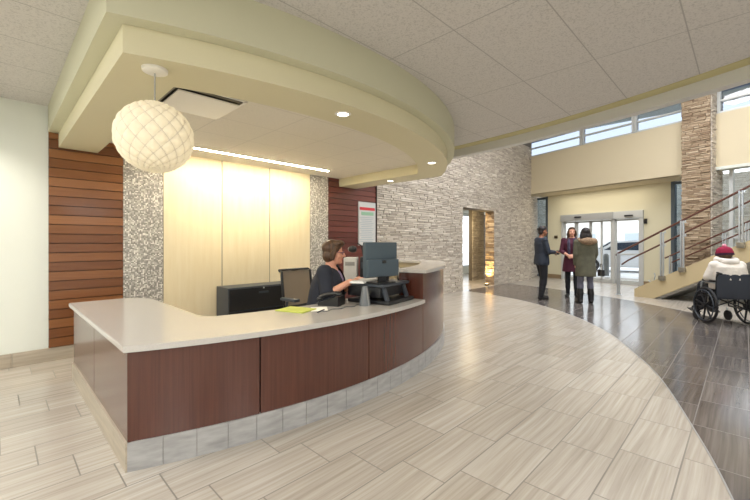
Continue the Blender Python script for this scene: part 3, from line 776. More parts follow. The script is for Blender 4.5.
ph = thing('desk_telephone', 'black desk telephone on the counter beside the yellow-green pad', 'telephone', (*dpos(3.6, 3.66), zt), R(118))
MB().extr([(-.1, -.09, 0), (.11, -.09, 0), (.11, -.09, .03), (-.08, -.09, .09), (-.1, -.09, .09)], (0, .18, 0)).build('base', 'blackm', ph)
o = MB()
for i in range(4):
    for j in range(3): o.box((.07-.03*i, -.06+j*.03, .045+.0095*i*1.5), (.018, .02, .012), (0, R(17), 0), bevel=.003)
o.build('keypad', 'dkgrey', ph)
MB().box((-.06, -.03, .088), (.045, .08, .006), (0, R(17), 0), bevel=.002).build('display', 'grey', ph)
o = MB(); o.tube([(.10, .065, .075), (.06, .065, .10), (0, .065, .115), (-.06, .065, .125), (-.1, .065, .125)], [.022, .018, .016, .018, .022], 12); o.ell((.10, .065, .066), (.03, .028, .018)).ell((-.1, .065, .115), (.03, .028, .018)); o.build('handset', 'blackm', ph)
pts = [(.11, .065, .04), (.15, .05, .012), (.17, .0, .008), (.15, -.06, .006), (.17, -.11, .006), (.15, -.17, .006), (.18, -.21, .006)]
MB().tube(pts, .004, 6).build('cord', 'dkgrey', ph)
s_ = thing('desk_stand', 'grey tapered desktop stand between the telephone and the riser', 'stand', (*dpos(6.3, 3.93), zt), face_in(6.3))
o = MB(); o.loft([((0, 0, z), (0, 1, 0), (1, 0, 0), w_, dd) for z, w_, dd in ((0, .055, .05), (.012, .055, .05), (.1, .042, .036), (.175, .03, .024), (.185, .026, .02))], 24); o.build('body', 'stand', s_)
o = MB(); o.loft([((-.003, 0, z), (0, 1, 0), (1, 0, 0), w_, dd) for z, w_, dd in ((.0, .025, .05), (.1, .018, .037), (.172, .012, .025))], 20); o.build('front_strip', 'grey', s_)
pd = MB().box((0, 0, .006), (.22, .29, .010), bevel=.001).build('paper_pad', 'yellowpaper'); pd.location = (*dpos(-2.9, 3.66), zt); pd.rotation_euler = (0, 0, R(20)); tag(pd, 'yellow-green paper pad lying on the pale countertop', 'paper pad')
pp = MB().box((0, 0, .002), (.15, .21, .002)).build('paper_sheet', 'paper'); pp.location = (*dpos(-.1, 3.76), zt); pp.rotation_euler = (0, 0, R(-35)); tag(pp, 'white paper sheet on the counter left of the telephone', 'paper')
o = MB(); o.tube([(*dpos(-.9+i*.5, 3.88+.025*math.sin(i*1.3)), zt+.005) for i in range(15)], .0035, 6); tag(o.build('cable', 'dkgrey'), 'thin dark cable curling along the counter front of the telephone', 'cable')
pn = MB(); pn.cyl((0, 0, .006), (.14, 0, .006), .0055, seg=10); pn = pn.build('pen', 'dkgrey'); pn.location = (*dpos(-1.9, 3.90), zt); pn.rotation_euler = (0, 0, R(28)); tag(pn, 'dark pen lying in front of the yellow-green pad', 'pen')
# side counter behind
pr_ = thing('printer', 'light grey box printer on the side counter behind the receptionist', 'printer', (4.02, 4.50, zt), R(-140))
MB().box((0, 0, .19), (.30, .20, .37), bevel=.012).build('body', 'ltgrey', pr_)
MB().box((.151, 0, .28), (.008, .15, .06), bevel=.003).build('control_panel', 'grey', pr_)
tw = thing('computer_tower', 'black upright computer tower beside the grey box printer', 'computer', (4.25, 4.40, zt), R(-140))
MB().box((0, 0, .19), (.30, .16, .38), bevel=.01).build('case', 'blackm', tw)
MB().box((.151, 0, .25), (.006, .12, .10), bevel=.002).build('front_bezel', 'dkgrey', tw)
ds = thing('desk_lamp', 'black desk lamp with round head above the grey printer', 'lamp', (4.40, 4.62, zt), R(135))
MB().lathe([(.09, 0), (.09, .015), (.02, .025), (.001, .025)], seg=24).build('base', 'blackm', ds)
MB().tube([(0, 0, .02), (-.02, 0, .3), (.03, 0, .56), (.1, 0, .60)], .011, 8).build('arm', 'blackm', ds)
MB().ell((.18, 0, .50), (.075, .075, .06)).build('lamp_head', 'blackm', ds)
MB().ell((.215, -.01, .50), (.045, .05, .045)).build('lens', 'steel', ds)
ob = thing('desk_organizer', 'black desk organizer holding white papers between the monitor and the raised ledge', 'organizer', (3.53, 3.0, zt), R(45))
o = MB(); o.box((0, 0, .006), (.16, .14, .012), bevel=.003)
for q in (-.065, 0, .065): o.box((0, q, .11), (.16, .006, .21), bevel=.002)
for q in (-.077, .077): o.box((q, 0, .09), (.006, .14, .17), bevel=.002)
o.build('tray', 'blackm', ob)
o = MB()
for q, h in ((-.04, .27), (-.025, .285), (.03, .26), (.045, .29)): o.box((.005, q, .012+h/2), (.13, .004, h), (0, 0, R(2)))
o.build('papers', 'paper', ob)

# poster on the red slats
po = thing('notice_poster', 'framed notice with red heading on the red wood slats', 'poster', (5.47, 5.63, 1.32), 0)
MB().box((0, .0, .43), (.50, .02, .90), bevel=.004).build('frame', 'alum', po)
MB().box((0, -.0105, .43), (.46, .004, .86)).build('sheet', 'ltgrey', po)
MB().box((0, -.0135, .74), (.44, .003, .06)).build('red_heading', 'red', po)
MB().box((0, -.0135, .64), (.36, .003, .07)).build('green_band', 'greenp', po)
o = MB()
for i in range(14):
    o.box((-.02+.0*i, -.0135, .56-i*.038), (.40-.05*(i % 3), .003, .013))
o.build('text_lines', 'greyp', po)

# ------------------------------------------------------------------ ceiling fittings
pl_ = thing('pendant_lamp', 'large white quilted globe pendant lamp hanging over the desk corner', 'pendant lamp', (.714, 2.66, 2.45), 0)
MB().lathe([(.001, -.028), (.05, -.028), (.072, -.018), (.074, 0)], seg=32).build('canopy', 'metal_white', pl_)
MB().cyl((0, 0, -.21), (0, 0, -.02), .004, seg=8).build('cord', 'grey', pl_)
MB().lathe([(.001, -.205), (.02, -.205), (.026, -.22), (.026, -.235), (.001, -.235)], seg=20).build('lamp_holder', 'metal_white', pl_)
o = MB(); nu, nv = 220, 120; rows = []
RX, RZ = .226, .222; NP, FP = 15, 2.0
for j in range(nv+1):
    th = math.pi*(.04+.955*j/nv); rg = []
    f = math.log(math.tan(max(.02, min(math.pi-.02, th))/2))
    for i in range(nu):
        p_ = 2*math.pi*i/nu
        A = NP*p_/(2*math.pi)+f*FP; B = NP*p_/(2*math.pi)-f*FP
        q = (abs(math.sin(math.pi*A))*abs(math.sin(math.pi*B)))**.45
        k = 1-.05+.055*q
        rg.append(o.bm.verts.new((RX*k*math.sin(th)*math.cos(p_), RX*k*math.sin(th)*math.sin(p_), -.432+RZ*k*math.cos(th))))
    rows.append(rg)
for a, b in zip(rows, rows[1:]):
    for i in range(nu): o.bm.faces.new((a[i], a[(i+1) % nu], b[(i+1) % nu], b[i]))
sh_ = o.build('lamp_shade', 'lampshade', pl_, sharp=80)
o = MB()
for sg in (-1, 1):
    for n in range(NP):
        pts = []
        for j in range(61):
            th = math.pi*(.06+.88*j/60); f = math.log(math.tan(th/2)); p_ = 2*math.pi*(n-sg*f*FP)/NP
            pts.append((RX*.953*math.sin(th)*math.cos(p_), RX*.953*math.sin(th)*math.sin(p_), -.432+RZ*.953*math.cos(th)))
        o.tube(pts, .0042, 6)
o.build('seam_lattice', P('lamp_seam', (226, 218, 200), .7), sh_)

af = thing('air_diffuser', 'square white ceiling air diffuser with dark slots beside the lamp', 'vent', (1.265, 3.42, 2.598), 0)
o = MB()
for s in (-1, 1):
    o.box((0, s*.29, -.006), (.60, .022, .014)); o.box((s*.29, 0, -.006), (.022, .60, .014))
o.build('frame', 'metal_white', af)
MB().box((0, 0, -.003), (.56, .56, .008)).build('slot_backing', 'dark', af)
o = MB()
for s in (-1, 1):
    o.box((0, s*.262, -.014), (.53, .012, .02), (R(35*s), 0, 0)); o.box((s*.262, 0, -.014), (.012, .53, .02), (0, R(-35*s), 0))
o.build('vane', 'brushed', af)
MB().box((0, 0, -.042), (.50, .50, .012), bevel=.003).build('face_plate', 'metal_white', af)

sl = thing('linear_light', 'long bright linear slot light along the ceiling above the pale panels', 'light', (2.84, 5.12, 2.598), 0)
MB().box((0, 0, -.004), (2.42, .075, .01)).build('housing', 'metal_white', sl)
MB().box((0, 0, -.010), (2.40, .032, .006)).build('diffuser', 'emit_slot', sl)
for i, (x, y, lb) in enumerate(((2.088, 2.443, 'round recessed downlight in the soffit middle, over the desk front'), (4.213, 3.063, 'round recessed downlight at the right curve of the soffit'), (4.927, 4.476, 'round recessed downlight in the soffit right arm near the red slats'))):
    dl = thing('recessed_downlight', lb, 'light', (x, y, 2.45), 0, 'recessed downlights in the soffit')
    MB().lathe([(.048, 0), (.048, -.005), (.066, -.004), (.070, 0)], seg=32).build('trim_ring', 'metal_white', dl)
    MB().cyl((0, 0, -.0035), (0, 0, -.001), .047, seg=28).build('lens', 'emit_down', dl)
ul = thing('floor_uplight', 'small uplight on the floor washing the stone opening', 'light', (11.0, 5.86, 0), 0)
MB().lathe([(.06, 0), (.06, .05), (.05, .06), (.001, .06)], seg=24).build('housing', 'brass', ul)
MB().cyl((0, 0, .06), (0, 0, .064), .045, seg=20).build('lens', 'emit_up', ul)
def lamp(name, kind, loc, energy, color, rot=(0, 0, 0), **kw):
    l = bpy.data.lights.new(name, kind); l.energy = energy; l.color = lin(color)[:3]
    for k, v in kw.items(): setattr(l, k, v)
    o = bpy.data.objects.new(name, l); col.objects.link(o); o.location = loc; o.rotation_euler = rot; return o
def spot(loc, e, c, rot=(0, 0, 0), size=110, blend=.7, r=.05):
    return lamp('spot_lamp', 'SPOT', loc, e, c, rot, spot_size=R(size), spot_blend=blend, shadow_soft_size=r)
WARM = (255, 240, 212)
for x, y in ((2.088, 2.443), (4.213, 3.063), (4.927, 4.476)): spot((x, y, 2.435), 30, WARM, size=120)
lamp('vestibule_fill', 'AREA', (*W(7.4, 12.55), 3.15), 22, (255, 246, 230), (0, 0, ED), shape='RECTANGLE', size=3, size_y=.3)  # added fill without a fitting, brightens the vestibule wall
spot((-.35, 5.0, 2.88), 60, (255, 250, 240), size=120)
lamp('bulb', 'POINT', (.714, 2.66, 2.018), .75, (255, 240, 212), shadow_soft_size=.05)
spot((11.0, 5.86, .08), 170, (255, 220, 150), (R(180), R(12), 0), 70, .8, .04)
lamp('passage_fill', 'AREA', (10.9, 6.45, 2.6), 55, (255, 228, 180), shape='RECTANGLE', size=1.0, size_y=.5)  # unseen fill added to brighten the passage and its pier

# unseen light panels added as fill, behind the viewpoint and high in the lobby
def add_fill_panel(x, y, z, lx, ly, e, c, label, n):
    t = thing('fill_panel', label, 'light', (x, y, z), 0, n)
    o = MB()
    for s in (-1, 1): o.box((0, s*(ly/2-.01), -.006), (lx, .02, .014)); o.box((s*(lx/2-.01), 0, -.006), (.02, ly-.04, .014))
    o.build('frame', 'metal_white', t)
    MB().box((0, 0, -.004), (lx-.04, ly-.04, .006)).build('diffuser', 'emit_fill', t)
    lamp('fill_panel_lamp', 'AREA', (x, y, z-.02), e, c, shape='RECTANGLE', size=lx-.05, size_y=ly-.05)
COOL = (240, 244, 255)
for x, y in ((-1.6, 1.0), (-1.6, 3.6), (1.76, -2.0), (-.7, -2.0), (1.0, -4.4), (-1.6, -4.4)):
    add_fill_panel(x, y, 2.912, 1.2, .6, 62, (252, 251, 252), 'added fill light panel in the low ceiling behind the viewpoint', 'added fill panels of the low ceiling')
for x, y in ((7.2, -2.5), (7.4, .8), (7.6, 3.8), (10.2, -3.2), (9.8, .2), (9.2, 2.2)):
    add_fill_panel(x, y, 5.999, 1.2, 1.2, 75, COOL, 'added square fill light panel high in the lobby ceiling', 'added fill panels of the lobby ceiling')

# ------------------------------------------------------------------ people
def hand(mb, wr, d, n, th, L=.18, curl=20, spread=4):
    """wr wrist, d pointing direction, n back-of-hand normal, th direction towards the thumb"""
    wr, d = V(wr), V(d).normalized(); n = V(n); n = (n-d*n.dot(d)).normalized(); s = d.cross(n)
    if s.dot(V(th)) < 0: s = -s
    pl = L*.5
    rm = Matrix((s, d, n)).transposed()
    mb.ell(wr+d*pl*.5, (L*.235, pl*.62, L*.09), rm)
    for i, (off, ln, ) in enumerate(((.17, .44), (.06, .5), (-.055, .46), (-.16, .36))):
        p = wr+d*pl*.86+s*off*L*.98; a = 0
        for k, sg in enumerate((.45, .31, .24)):
            a += R(curl*(1 if k else .7)); dd = (d*math.cos(a)-n*math.sin(a)+s*off*.25).normalized()
            q = p+dd*ln*L*sg; mb.caps(p, q, L*.05-k*.0006, L*.046-k*.0006, 10); p = q
    p = wr+d*pl*.3+s*L*.17; dd = (d*.75+s*.7-n*.25).normalized()
    for k, sg in enumerate((.22, .17, .13)):
        q = p+dd*L*sg; mb.caps(p, q, L*.062-k*.001, L*.054-k*.001, 10); p = q; dd = (dd*.7+d*.45-n*.15).normalized()

class Body:
    """joints in the person's own frame: +X ahead, +Y left, z up"""
    def __init__(s, J, face=(1, 0, 0), sc=1.0, hands=None):
        s.J = {k: V(v) for k, v in J.items()}; s.sc = sc; s.f = V(face).normalized(); s.hands = hands or {}
        s.l = V((0, 0, 1)).cross(s.f).normalized()
        s.u = s.f.cross(s.l)
    def hm(s): return Matrix((s.f, s.l, s.u)).transposed()
    def hp(s, x, y, z): return s.J['head']+(s.f*x+s.l*y+s.u*z)*s.sc
    def torso(s, mb, inf=0, rows=None, widths=1.0):
        J = s.J; sc = s.sc
        hipl = (J['hipL']-J['hipR']).normalized(); shl = (J['shL']-J['shR']).normalized()
        pts = [J['pelvis'], J['waist'], J['chest'], J['neck']]
        # (path parameter, half width, half depth)
        tab = rows or [(-.28, .12, .09), (-.12, .165, .12), (.1, .172, .125), (.6, .158, .115), (1, .146, .108), (1.5, .158, .115), (2, .175, .118), (2.45, .165, .10), (2.75, .125, .075), (2.95, .07, .06)]
        rg = []
        for t, w, d in tab:
            i = max(0, min(2, int(math.floor(t)))); u = t-i; c = pts[i].lerp(pts[i+1], u) if 0 <= u <= 1 else pts[i]+(pts[i+1]-pts[i])*u
            q = max(0, min(1, t/2)); l = hipl.lerp(shl, q).normalized(); f = l.cross(V((0, 0, 1))).normalized()
            rg.append((c, l, f, (w*widths+inf)*sc, (d+inf)*sc))
        mb.loft(rg)
    def arm(s, mb, side, inf=0, to=2.0, hands=True):
        J = s.J; sc = s.sc; a, b, c = J['sh'+side], J['el'+side], J['wr'+side]
        mb.ell(a, ((.058+inf)*sc,)*3)
        mb.caps(a, b if to >= 1 else a.lerp(b, to), (.052+inf)*sc, (.041+inf)*sc)
        if to > 1: mb.caps(b, b.lerp(c, min(1, to-1)), (.041+inf)*sc, ((.041-.012*(to-1))+inf)*sc)
    def leg(s, mb, side, inf=0, t0=0, t1=2.0):
        J = s.J; sc = s.sc; a, b, c = J['hip'+side], J['kn'+side], J['an'+side]
        def rad(t): return (.083+(.054-.083)*t if t < 1 else .054+(.04-.054)*(t-1))
        def pt(t): return a.lerp(b, t) if t < 1 else b.lerp(c, t-1)
        ts = sorted({t0, t1} | {x for x in (.35, .7, 1, 1.3, 1.65) if t0 < x < t1})
        for p, q in zip(ts, ts[1:]):
            k = .008 if p >= 1 and p < 1.5 else 0
            mb.caps(pt(p), pt(q), (rad(p)+inf+k*0)*sc, (rad(q)+inf+k)*sc)
    def foot(s, mb, side, inf=0):
        J = s.J; a = J['an'+side]; d = J['toe'+side]-a; d.z = 0; d = d.normalized(); sc = s.sc
        h = a.copy(); h.z = J['toe'+side].z
        mb.caps(h-d*.035*sc+V((0, 0, .012*sc)), h+d*.07*sc, (.034+inf)*sc, (.036+inf)*sc); mb.caps(h+d*.07*sc, h+d*.155*sc-V((0, 0, .006*sc)), (.036+inf)*sc, (.027+inf)*sc); mb.caps(a, h, (.04+inf)*sc, (.036+inf)*sc)
    def head(s, mb):
        sc = s.sc; m = s.hm()
        mb.ell(s.hp(-.012, 0, .035), (.092*sc, .074*sc, .088*sc), m)
        mb.ell(s.hp(.03, 0, -.035), (.062*sc, .056*sc, .078*sc), m)
        mb.ell(s.hp(.066, 0, -.088), (.024*sc, .026*sc, .02*sc), m)
        mb.caps(s.hp(.088, 0, .012), s.hp(.108, 0, -.024), .010*sc, .014*sc)
        for y in (-1, 1):
            mb.ell(s.hp(-.008, y*.075, -.005), (.02*sc, .011*sc, .032*sc), m); mb.ell(s.hp(.055, y*.038, -.03), (.025*sc, .024*sc, .024*sc), m)
        mb.caps(s.J['neck']-V((0, 0, .03*sc)), s.hp(-.02, 0, -.05), .056*sc, .052*sc)
    def body(s, name, mat, root, voxel=.008):
        mb = MB(); s.torso(mb, -.006)
        for d in 'LR': s.arm(mb, d); s.leg(mb, d); s.foot(mb, d)
        s.head(mb)
        for d in 'LR':
            if d in s.hands: hand(mb, s.J['wr'+d], *s.hands[d][:3], L=.178*s.sc, curl=s.hands[d][3])
        b = mb.fuse(name, mat, root, voxel, 3)
        for y in (-1, 1): MB().ell(s.hp(.077, y*.031, .004), (.008*s.sc, .013*s.sc, .006*s.sc), s.hm(), 12, 8).build('eye', 'eye', root)
        MB().ell(s.hp(.089, 0, -.058), (.010*s.sc, .024*s.sc, .008*s.sc), s.hm(), 12, 8).build('lips', 'lips', root)
        return b
def stand(sc=1.0, **kw):
    J = dict(pelvis=(0, 0, .93), waist=(.005, 0, 1.10), chest=(0, 0, 1.33), neck=(-.01, 0, 1.50), head=(.02, 0, 1.62),
             shL=(-.01, .178, 1.415), elL=(-.03, .225, 1.13), wrL=(.05, .22, .89), shR=(-.01, -.178, 1.415), elR=(-.03, -.225, 1.13), wrR=(.05, -.22, .89),
             hipL=(0, .085, .91), knL=(.015, .09, .49), anL=(-.02, .09, .085), toeL=(.16, .10, .036), hipR=(0, -.085, .91), knR=(.015, -.09, .49), anR=(-.02, -.09, .085), toeR=(.16, -.10, .036))
    J.update(kw); return {k: V(v)*sc for k, v in J.items()}

# --- man in dark blue jacket
root = thing('person', 'person standing in dark blue jacket and black trousers, seen from the side, holding hands forward', 'person', (9.24, 3.49, 0), R(-42), 'people standing in the lobby')
J = stand(1.0, elR=(.05, -.23, 1.14), wrR=(.27, -.12, 1.13), elL=(.04, .22, 1.14), wrL=(.27, .10, 1.10), knL=(.09, .1, .50), anL=(.05, .10, .085), toeL=(.24, .12, .036), anR=(-.06, -.09, .085), toeR=(.13, -.1, .036), head=(.035, 0, 1.625))
B = Body(J, (1, .05, -.03), 1.0, {'R': ((1, .35, .1), (0, -.3, 1), (0, 1, .3), 30), 'L': ((1, -.3, .0), (0, .3, 1), (0, -1, .3), 30)})
B.body('body', 'skin_tan', root, .0085)
mb = MB(); B.torso(mb, .022, [(-.62, .178, .125), (-.3, .185, .135), (.1, .182, .132), (.6, .168, .122), (1, .158, .116), (1.5, .166, .12), (2, .18, .122), (2.45, .168, .104), (2.75, .128, .08), (2.9, .075, .064)])
for d_ in 'LR': B.arm(mb, d_, .016, 1.9)
mb.fuse('jacket', 'suit', root, .009, 4)
mb = MB(); B.torso(mb, .012, [(-.3, .12, .09), (-.12, .165, .12), (.1, .172, .125), (.6, .158, .115)])
for d_ in 'LR': B.leg(mb, d_, .02, 0, 1.97)
mb.fuse('trousers', 'trouser', root, .009, 4)
for d_ in 'LR': mb = MB(); B.foot(mb, d_, .007); mb.fuse('shoe', 'boot', root, .007, 2)
mb = MB(); mb.ell(B.hp(-.025, 0, .055), (.094, .085, .085), B.hm()).ell(B.hp(-.06, 0, -.01), (.052, .076, .075), B.hm()).ell(B.hp(.03, 0, .095), (.06, .066, .036), B.hm()); mb.fuse('hair', 'hair_dk', root, .008, 2)
c = MB().lathe([(.001, -.05), (.028, -.05), (.034, .045), (.036, .05), (.001, .052)], (0, 0, 0), 18).build('paper_cup', 'dkgrey'); wv = Matrix.Rotation(R(-42), 4, 'Z') @ V((.385, -.03, 1.12)); c.location = (9.24+wv.x, 3.49+wv.y, wv.z); tag(c, 'small dark cup held by the person in the blue jacket', 'cup')

# --- woman in plum dress and scarf
root = thing('person', 'smiling person in plum dress with dark scarf and leggings facing the viewpoint', 'person', (10.18, 3.10, 0), R(196), 'people standing in the lobby')
s_ = 1.0
J = stand(s_, elL=(.04, .235, 1.14), wrL=(.20, .06, 1.02), elR=(.04, -.235, 1.14), wrR=(.20, -.06, 1.03), anL=(.02, .10, .085), toeL=(.19, .14, .036), anR=(-.03, -.09, .085), toeR=(.13, -.13, .036))
B = Body(J, (1, .12, 0), s_, {'R': ((.5, .9, -.2), (1, -.2, .3), (0, 0, 1), 35), 'L': ((.5, -.9, -.2), (1, .2, .3), (0, 0, 1), 35)})
B.body('body', 'skin', root, .0085)
mb = MB(); B.torso(mb, .012, [(-1.75, .215, .16), (-1.2, .205, .155), (-.5, .192, .145), (.1, .178, .13), (.6, .158, .115), (1, .146, .11), (1.5, .158, .125), (2, .172, .128), (2.45, .162, .10), (2.72, .125, .075), (2.86, .085, .062)], .97)
for d_ in 'LR': B.arm(mb, d_, .012, 1.35)
mb.fuse('dress', 'plum', root, .009, 4)
for d_ in 'LR':
    mb = MB(); B.leg(mb, d_, .006, .5, 2.0); mb.fuse('legging', 'trouser', root, .009, 3)
    mb = MB(); B.foot(mb, d_, .006); mb.fuse('shoe', 'boot', root, .007, 2)
mb = MB(); nk = B.J['neck']
mb.tube([nk+V((.075*math.cos(t)-.01, .085*math.sin(t), -.02-.05*max(0, math.cos(t)))) for t in [i*math.pi/8 for i in range(16)]], .034, 10, True)
for y in (-.055, .05): mb.tube([nk+V((.06, y*1.1, -.05)), nk+V((.125, y*1.2, -.15)), nk+V((.15, y*1.15, -.3)), nk+V((.145, y, -.46))], [.035, .04, .038, .03], 10)
mb.fuse('scarf', 'scarf', root, .009, 3)
mb = MB(); m_ = B.hm(); mb.ell(B.hp(-.03, 0, .045), (.094, .088, .088), m_).ell(B.hp(-.055, 0, -.08), (.06, .088, .14), m_).ell(B.hp(.02, 0, .098), (.066, .07, .034), m_)
for y in (-1, 1): mb.tube([B.hp(.02, y*.078, .04), B.hp(-.005, y*.092, -.06), B.hp(.0, y*.098, -.17), B.hp(.02, y*.09, -.23)], [.022, .03, .03, .016], 10)
mb.fuse('hair', 'hair_br', root, .008, 2)

# --- woman in olive parka
root = thing('person', 'person in olive parka with fur hood and black boots seen from behind', 'person', (9.30, 2.55, 0), R(34), 'people standing in the lobby')
s_ = .965
J = stand(s_, elL=(-.02, .215, 1.14), wrL=(.04, .20, .90), elR=(.02, -.22, 1.15), wrR=(.12, -.19, .95), anL=(-.03, .12, .085), toeL=(.14, .15, .036), knL=(.01, .105, .49), anR=(0, -.12, .085), toeR=(.17, -.15, .036), knR=(.02, -.105, .49))
B = Body(J, (1, .1, -.02), s_, {'R': ((.2, .1, -1), (0, -1, 0), (1, 0, 0), 25), 'L': ((.05, 0, -1), (0, 1, 0), (1, 0, 0), 25)})
B.body('body', 'skin', root, .0085)
mb = MB(); B.torso(mb, .03, [(-1.78, .182, .155), (-1.3, .185, .155), (-.6, .182, .148), (.1, .174, .135), (.6, .172, .13), (1, .165, .125), (1.5, .175, .13), (2, .186, .13), (2.45, .172, .108), (2.75, .13, .085), (2.9, .085, .07)])
for d_ in 'LR': B.arm(mb, d_, .022, 1.92)
mb.fuse('parka', 'olive', root, .010, 5)
mb = MB(); nk = B.J['neck']
mb.tube([nk+V((.085*math.cos(t)-.02, .145*math.sin(t), -.045+.05*max(0, math.cos(t)))) for t in [i*math.pi/9 for i in range(18)]], .046, 10, True)
mb.ell(nk+V((-.13, -.02, -.06)), (.085, .175, .085)).ell(nk+V((-.05, -.16, -.05)), (.07, .06, .06)); mb.fuse('fur_hood', 'fur', root, .011, 2)
mb = MB()
for d_ in 'LR': B.leg(mb, d_, .012, .1, 1.7)
mb.caps(B.J['hipL'], B.J['hipR'], .1, .1); mb.fuse('jeans', 'jeans', root, .009, 4)
for d_ in 'LR': mb = MB(); B.leg(mb, d_, .02, 1.42, 2.0); B.foot(mb, d_, .01); mb.fuse('boot', 'boot', root, .008, 3)
mb = MB(); m_ = B.hm(); mb.ell(B.hp(-.03, 0, .04), (.098, .094, .096), m_).ell(B.hp(-.062, 0, -.07), (.066, .10, .13), m_)
for y in (-1, 1): mb.tube([B.hp(-.01, y*.078, .04), B.hp(-.03, y*.098, -.06), B.hp(-.05, y*.10, -.16)], [.03, .036, .03], 10)
mb.fuse('hair', 'hair_dk', root, .009, 2)
bg = thing('handbag', 'small black bag hanging at the right side of the olive parka', 'bag', (0, 0, 0), R(34)); wv = Matrix.Rotation(R(34), 4, 'Z') @ V((.05, -.34, .62)); bg.location = (9.30+wv.x, 2.55+wv.y, wv.z)
MB().box((0, 0, .06), (.20, .08, .15), bevel=.02).build('pouch', 'blackm', bg); MB().tube([(-.08, 0, .13), (-.04, .0, .26), (.04, 0, .26), (.08, 0, .13)], .008, 8).build('strap', 'blackm', bg)

# --- receptionist
RX_, RY_, RA = 2.50, 3.20, R(-52)
root = thing('person', 'seated receptionist with brown bob and glasses in navy cardigan, typing', 'person', (RX_, RY_, 0), RA)
J = dict(pelvis=(-.03, 0, .60), waist=(-.01, 0, .74), chest=(.03, 0, .96), neck=(.045, 0, 1.115), head=(.085, 0, 1.245),
         shL=(.03, .185, 1.045), elL=(.10, .235, .80), wrL=(.33, .14, .955), shR=(.03, -.185, 1.045), elR=(.07, -.24, .83), wrR=(.29, -.15, .955),
         hipL=(-.02, .09, .57), knL=(.36, .16, .60), anL=(.34, .15, .10), toeL=(.5, .17, .04), hipR=(-.02, -.09, .57), knR=(.33, -.10, .60), anR=(.28, -.10, .10), toeR=(.44, -.11, .04))
B = Body(J, (1, .08, -.06), 1.06, {'R': ((1, .2, .1), (.1, .0, 1), (0, 1, 0), 28), 'L': ((1, -.1, .1), (0, .1, 1), (0, -1, 0), 28)})
B.body('body', 'skin', root, .0065)
mb = MB(); B.torso(mb, .012, [(-.12, .19, .15), (.1, .2, .155), (.6, .195, .15), (1, .19, .145), (1.5, .19, .145), (2, .19, .135), (2.4, .165, .10), (2.62, .12, .075)])
mb.fuse('blouse', 'lav', root, .009, 3)
mb = MB(); B.torso(mb, .022, [(-.3, .2, .155), (.1, .205, .16), (.6, .2, .155), (1, .195, .148), (1.5, .195, .148), (2, .195, .138), (2.45, .175, .108), (2.72, .128, .082), (2.84, .09, .066)])
for d_ in 'LR': B.arm(mb, d_, .024, 1.06)
cg = mb.fuse('cardigan', 'navy', root, .009, 4)
# open front of the cardigan: a V that shows the blouse
bm = bmesh.new(); bm.from_mesh(cg.data)
dl = [v for v in bm.verts if v.co.x > .10 and abs(v.co.y+.0) < .03+max(0, (v.co.z-.80))*.24 and v.co.z > .72 and v.co.z < 1.2 and v.co.x > .06]
bmesh.ops.delete(bm, geom=dl, context='VERTS'); bm.to_mesh(cg.data); bm.free()
mb = MB()
for d_ in 'LR': B.leg(mb, d_, .02, 0, 1.97)
mb.caps(B.J['hipL'], B.J['hipR'], .12, .12); mb.fuse('trousers', 'trouser', root, .010, 4)
for d_ in 'LR': mb = MB(); B.foot(mb, d_, .007); mb.fuse('shoe', 'boot', root, .008, 2)
mb = MB(); m_ = B.hm(); s_ = B.sc
mb.ell(B.hp(-.026, 0, .048), (.102*s_, .092*s_, .088*s_), m_).ell(B.hp(-.046, 0, -.03), (.07*s_, .09*s_, .078*s_), m_).ell(B.hp(.045, 0, .098), (.058*s_, .07*s_, .034*s_), m_)
for y in (-1, 1): mb.tube([B.hp(.03, y*.074, .06), B.hp(.008, y*.09, -.01), B.hp(.0, y*.09, -.07)], [.02, .028, .02], 10)
mb.fuse('hair', 'hair_br', root, .007, 2)
o = MB()
for y in (-1, 1):
    o.tube([B.hp(.094, y*.033+.024*math.cos(t), .004+.017*math.sin(t)) for t in [i*math.pi/7 for i in range(14)]], .0032, 6, True)
    o.tube([B.hp(.092, y*.058, .008), B.hp(.05, y*.078, .01), B.hp(0, y*.082, .006)], .003, 6)
o.tube([B.hp(.096, -.01, .008), B.hp(.10, 0, .01), B.hp(.096, .01, .008)], .003, 6)
o.build('glasses', P('plum_frame', (84, 40, 84), .35), root)

# --- wheelchair and its occupant
WX, WY, WA = 8.58, .20, R(33)
wc = thing('wheelchair', 'black wheelchair seen from behind at the foot of the stairs', 'wheelchair', (WX, WY, 0), WA)
def wheel(y):
    o = MB(); o.tube([(.05+.285*math.cos(t), y, .305+.285*math.sin(t)) for t in [i*2*math.pi/40 for i in range(40)]], .021, 10, True)
    w_ = o.build('wheel', 'wheelblack', wc)
    s = 1 if y > 0 else -1
    o = MB(); o.tube([(.05+.255*math.cos(t), y+s*.035, .305+.255*math.sin(t)) for t in [i*2*math.pi/40 for i in range(40)]], .009, 8, True); o.build('hand_rim', 'dkgrey', w_)
    o = MB()
    for i in range(8):
        t = i*math.pi/4+.2; o.cyl((.05, y, .305), (.05+.28*math.cos(t), y, .305+.28*math.sin(t)), .016, .012, 8)
    o.cyl((.05, y-.04, .305), (.05, y+.04, .305), .04, seg=18); o.build('spokes', 'wheelblack', w_)
for y in (-.30, .30): wheel(y)
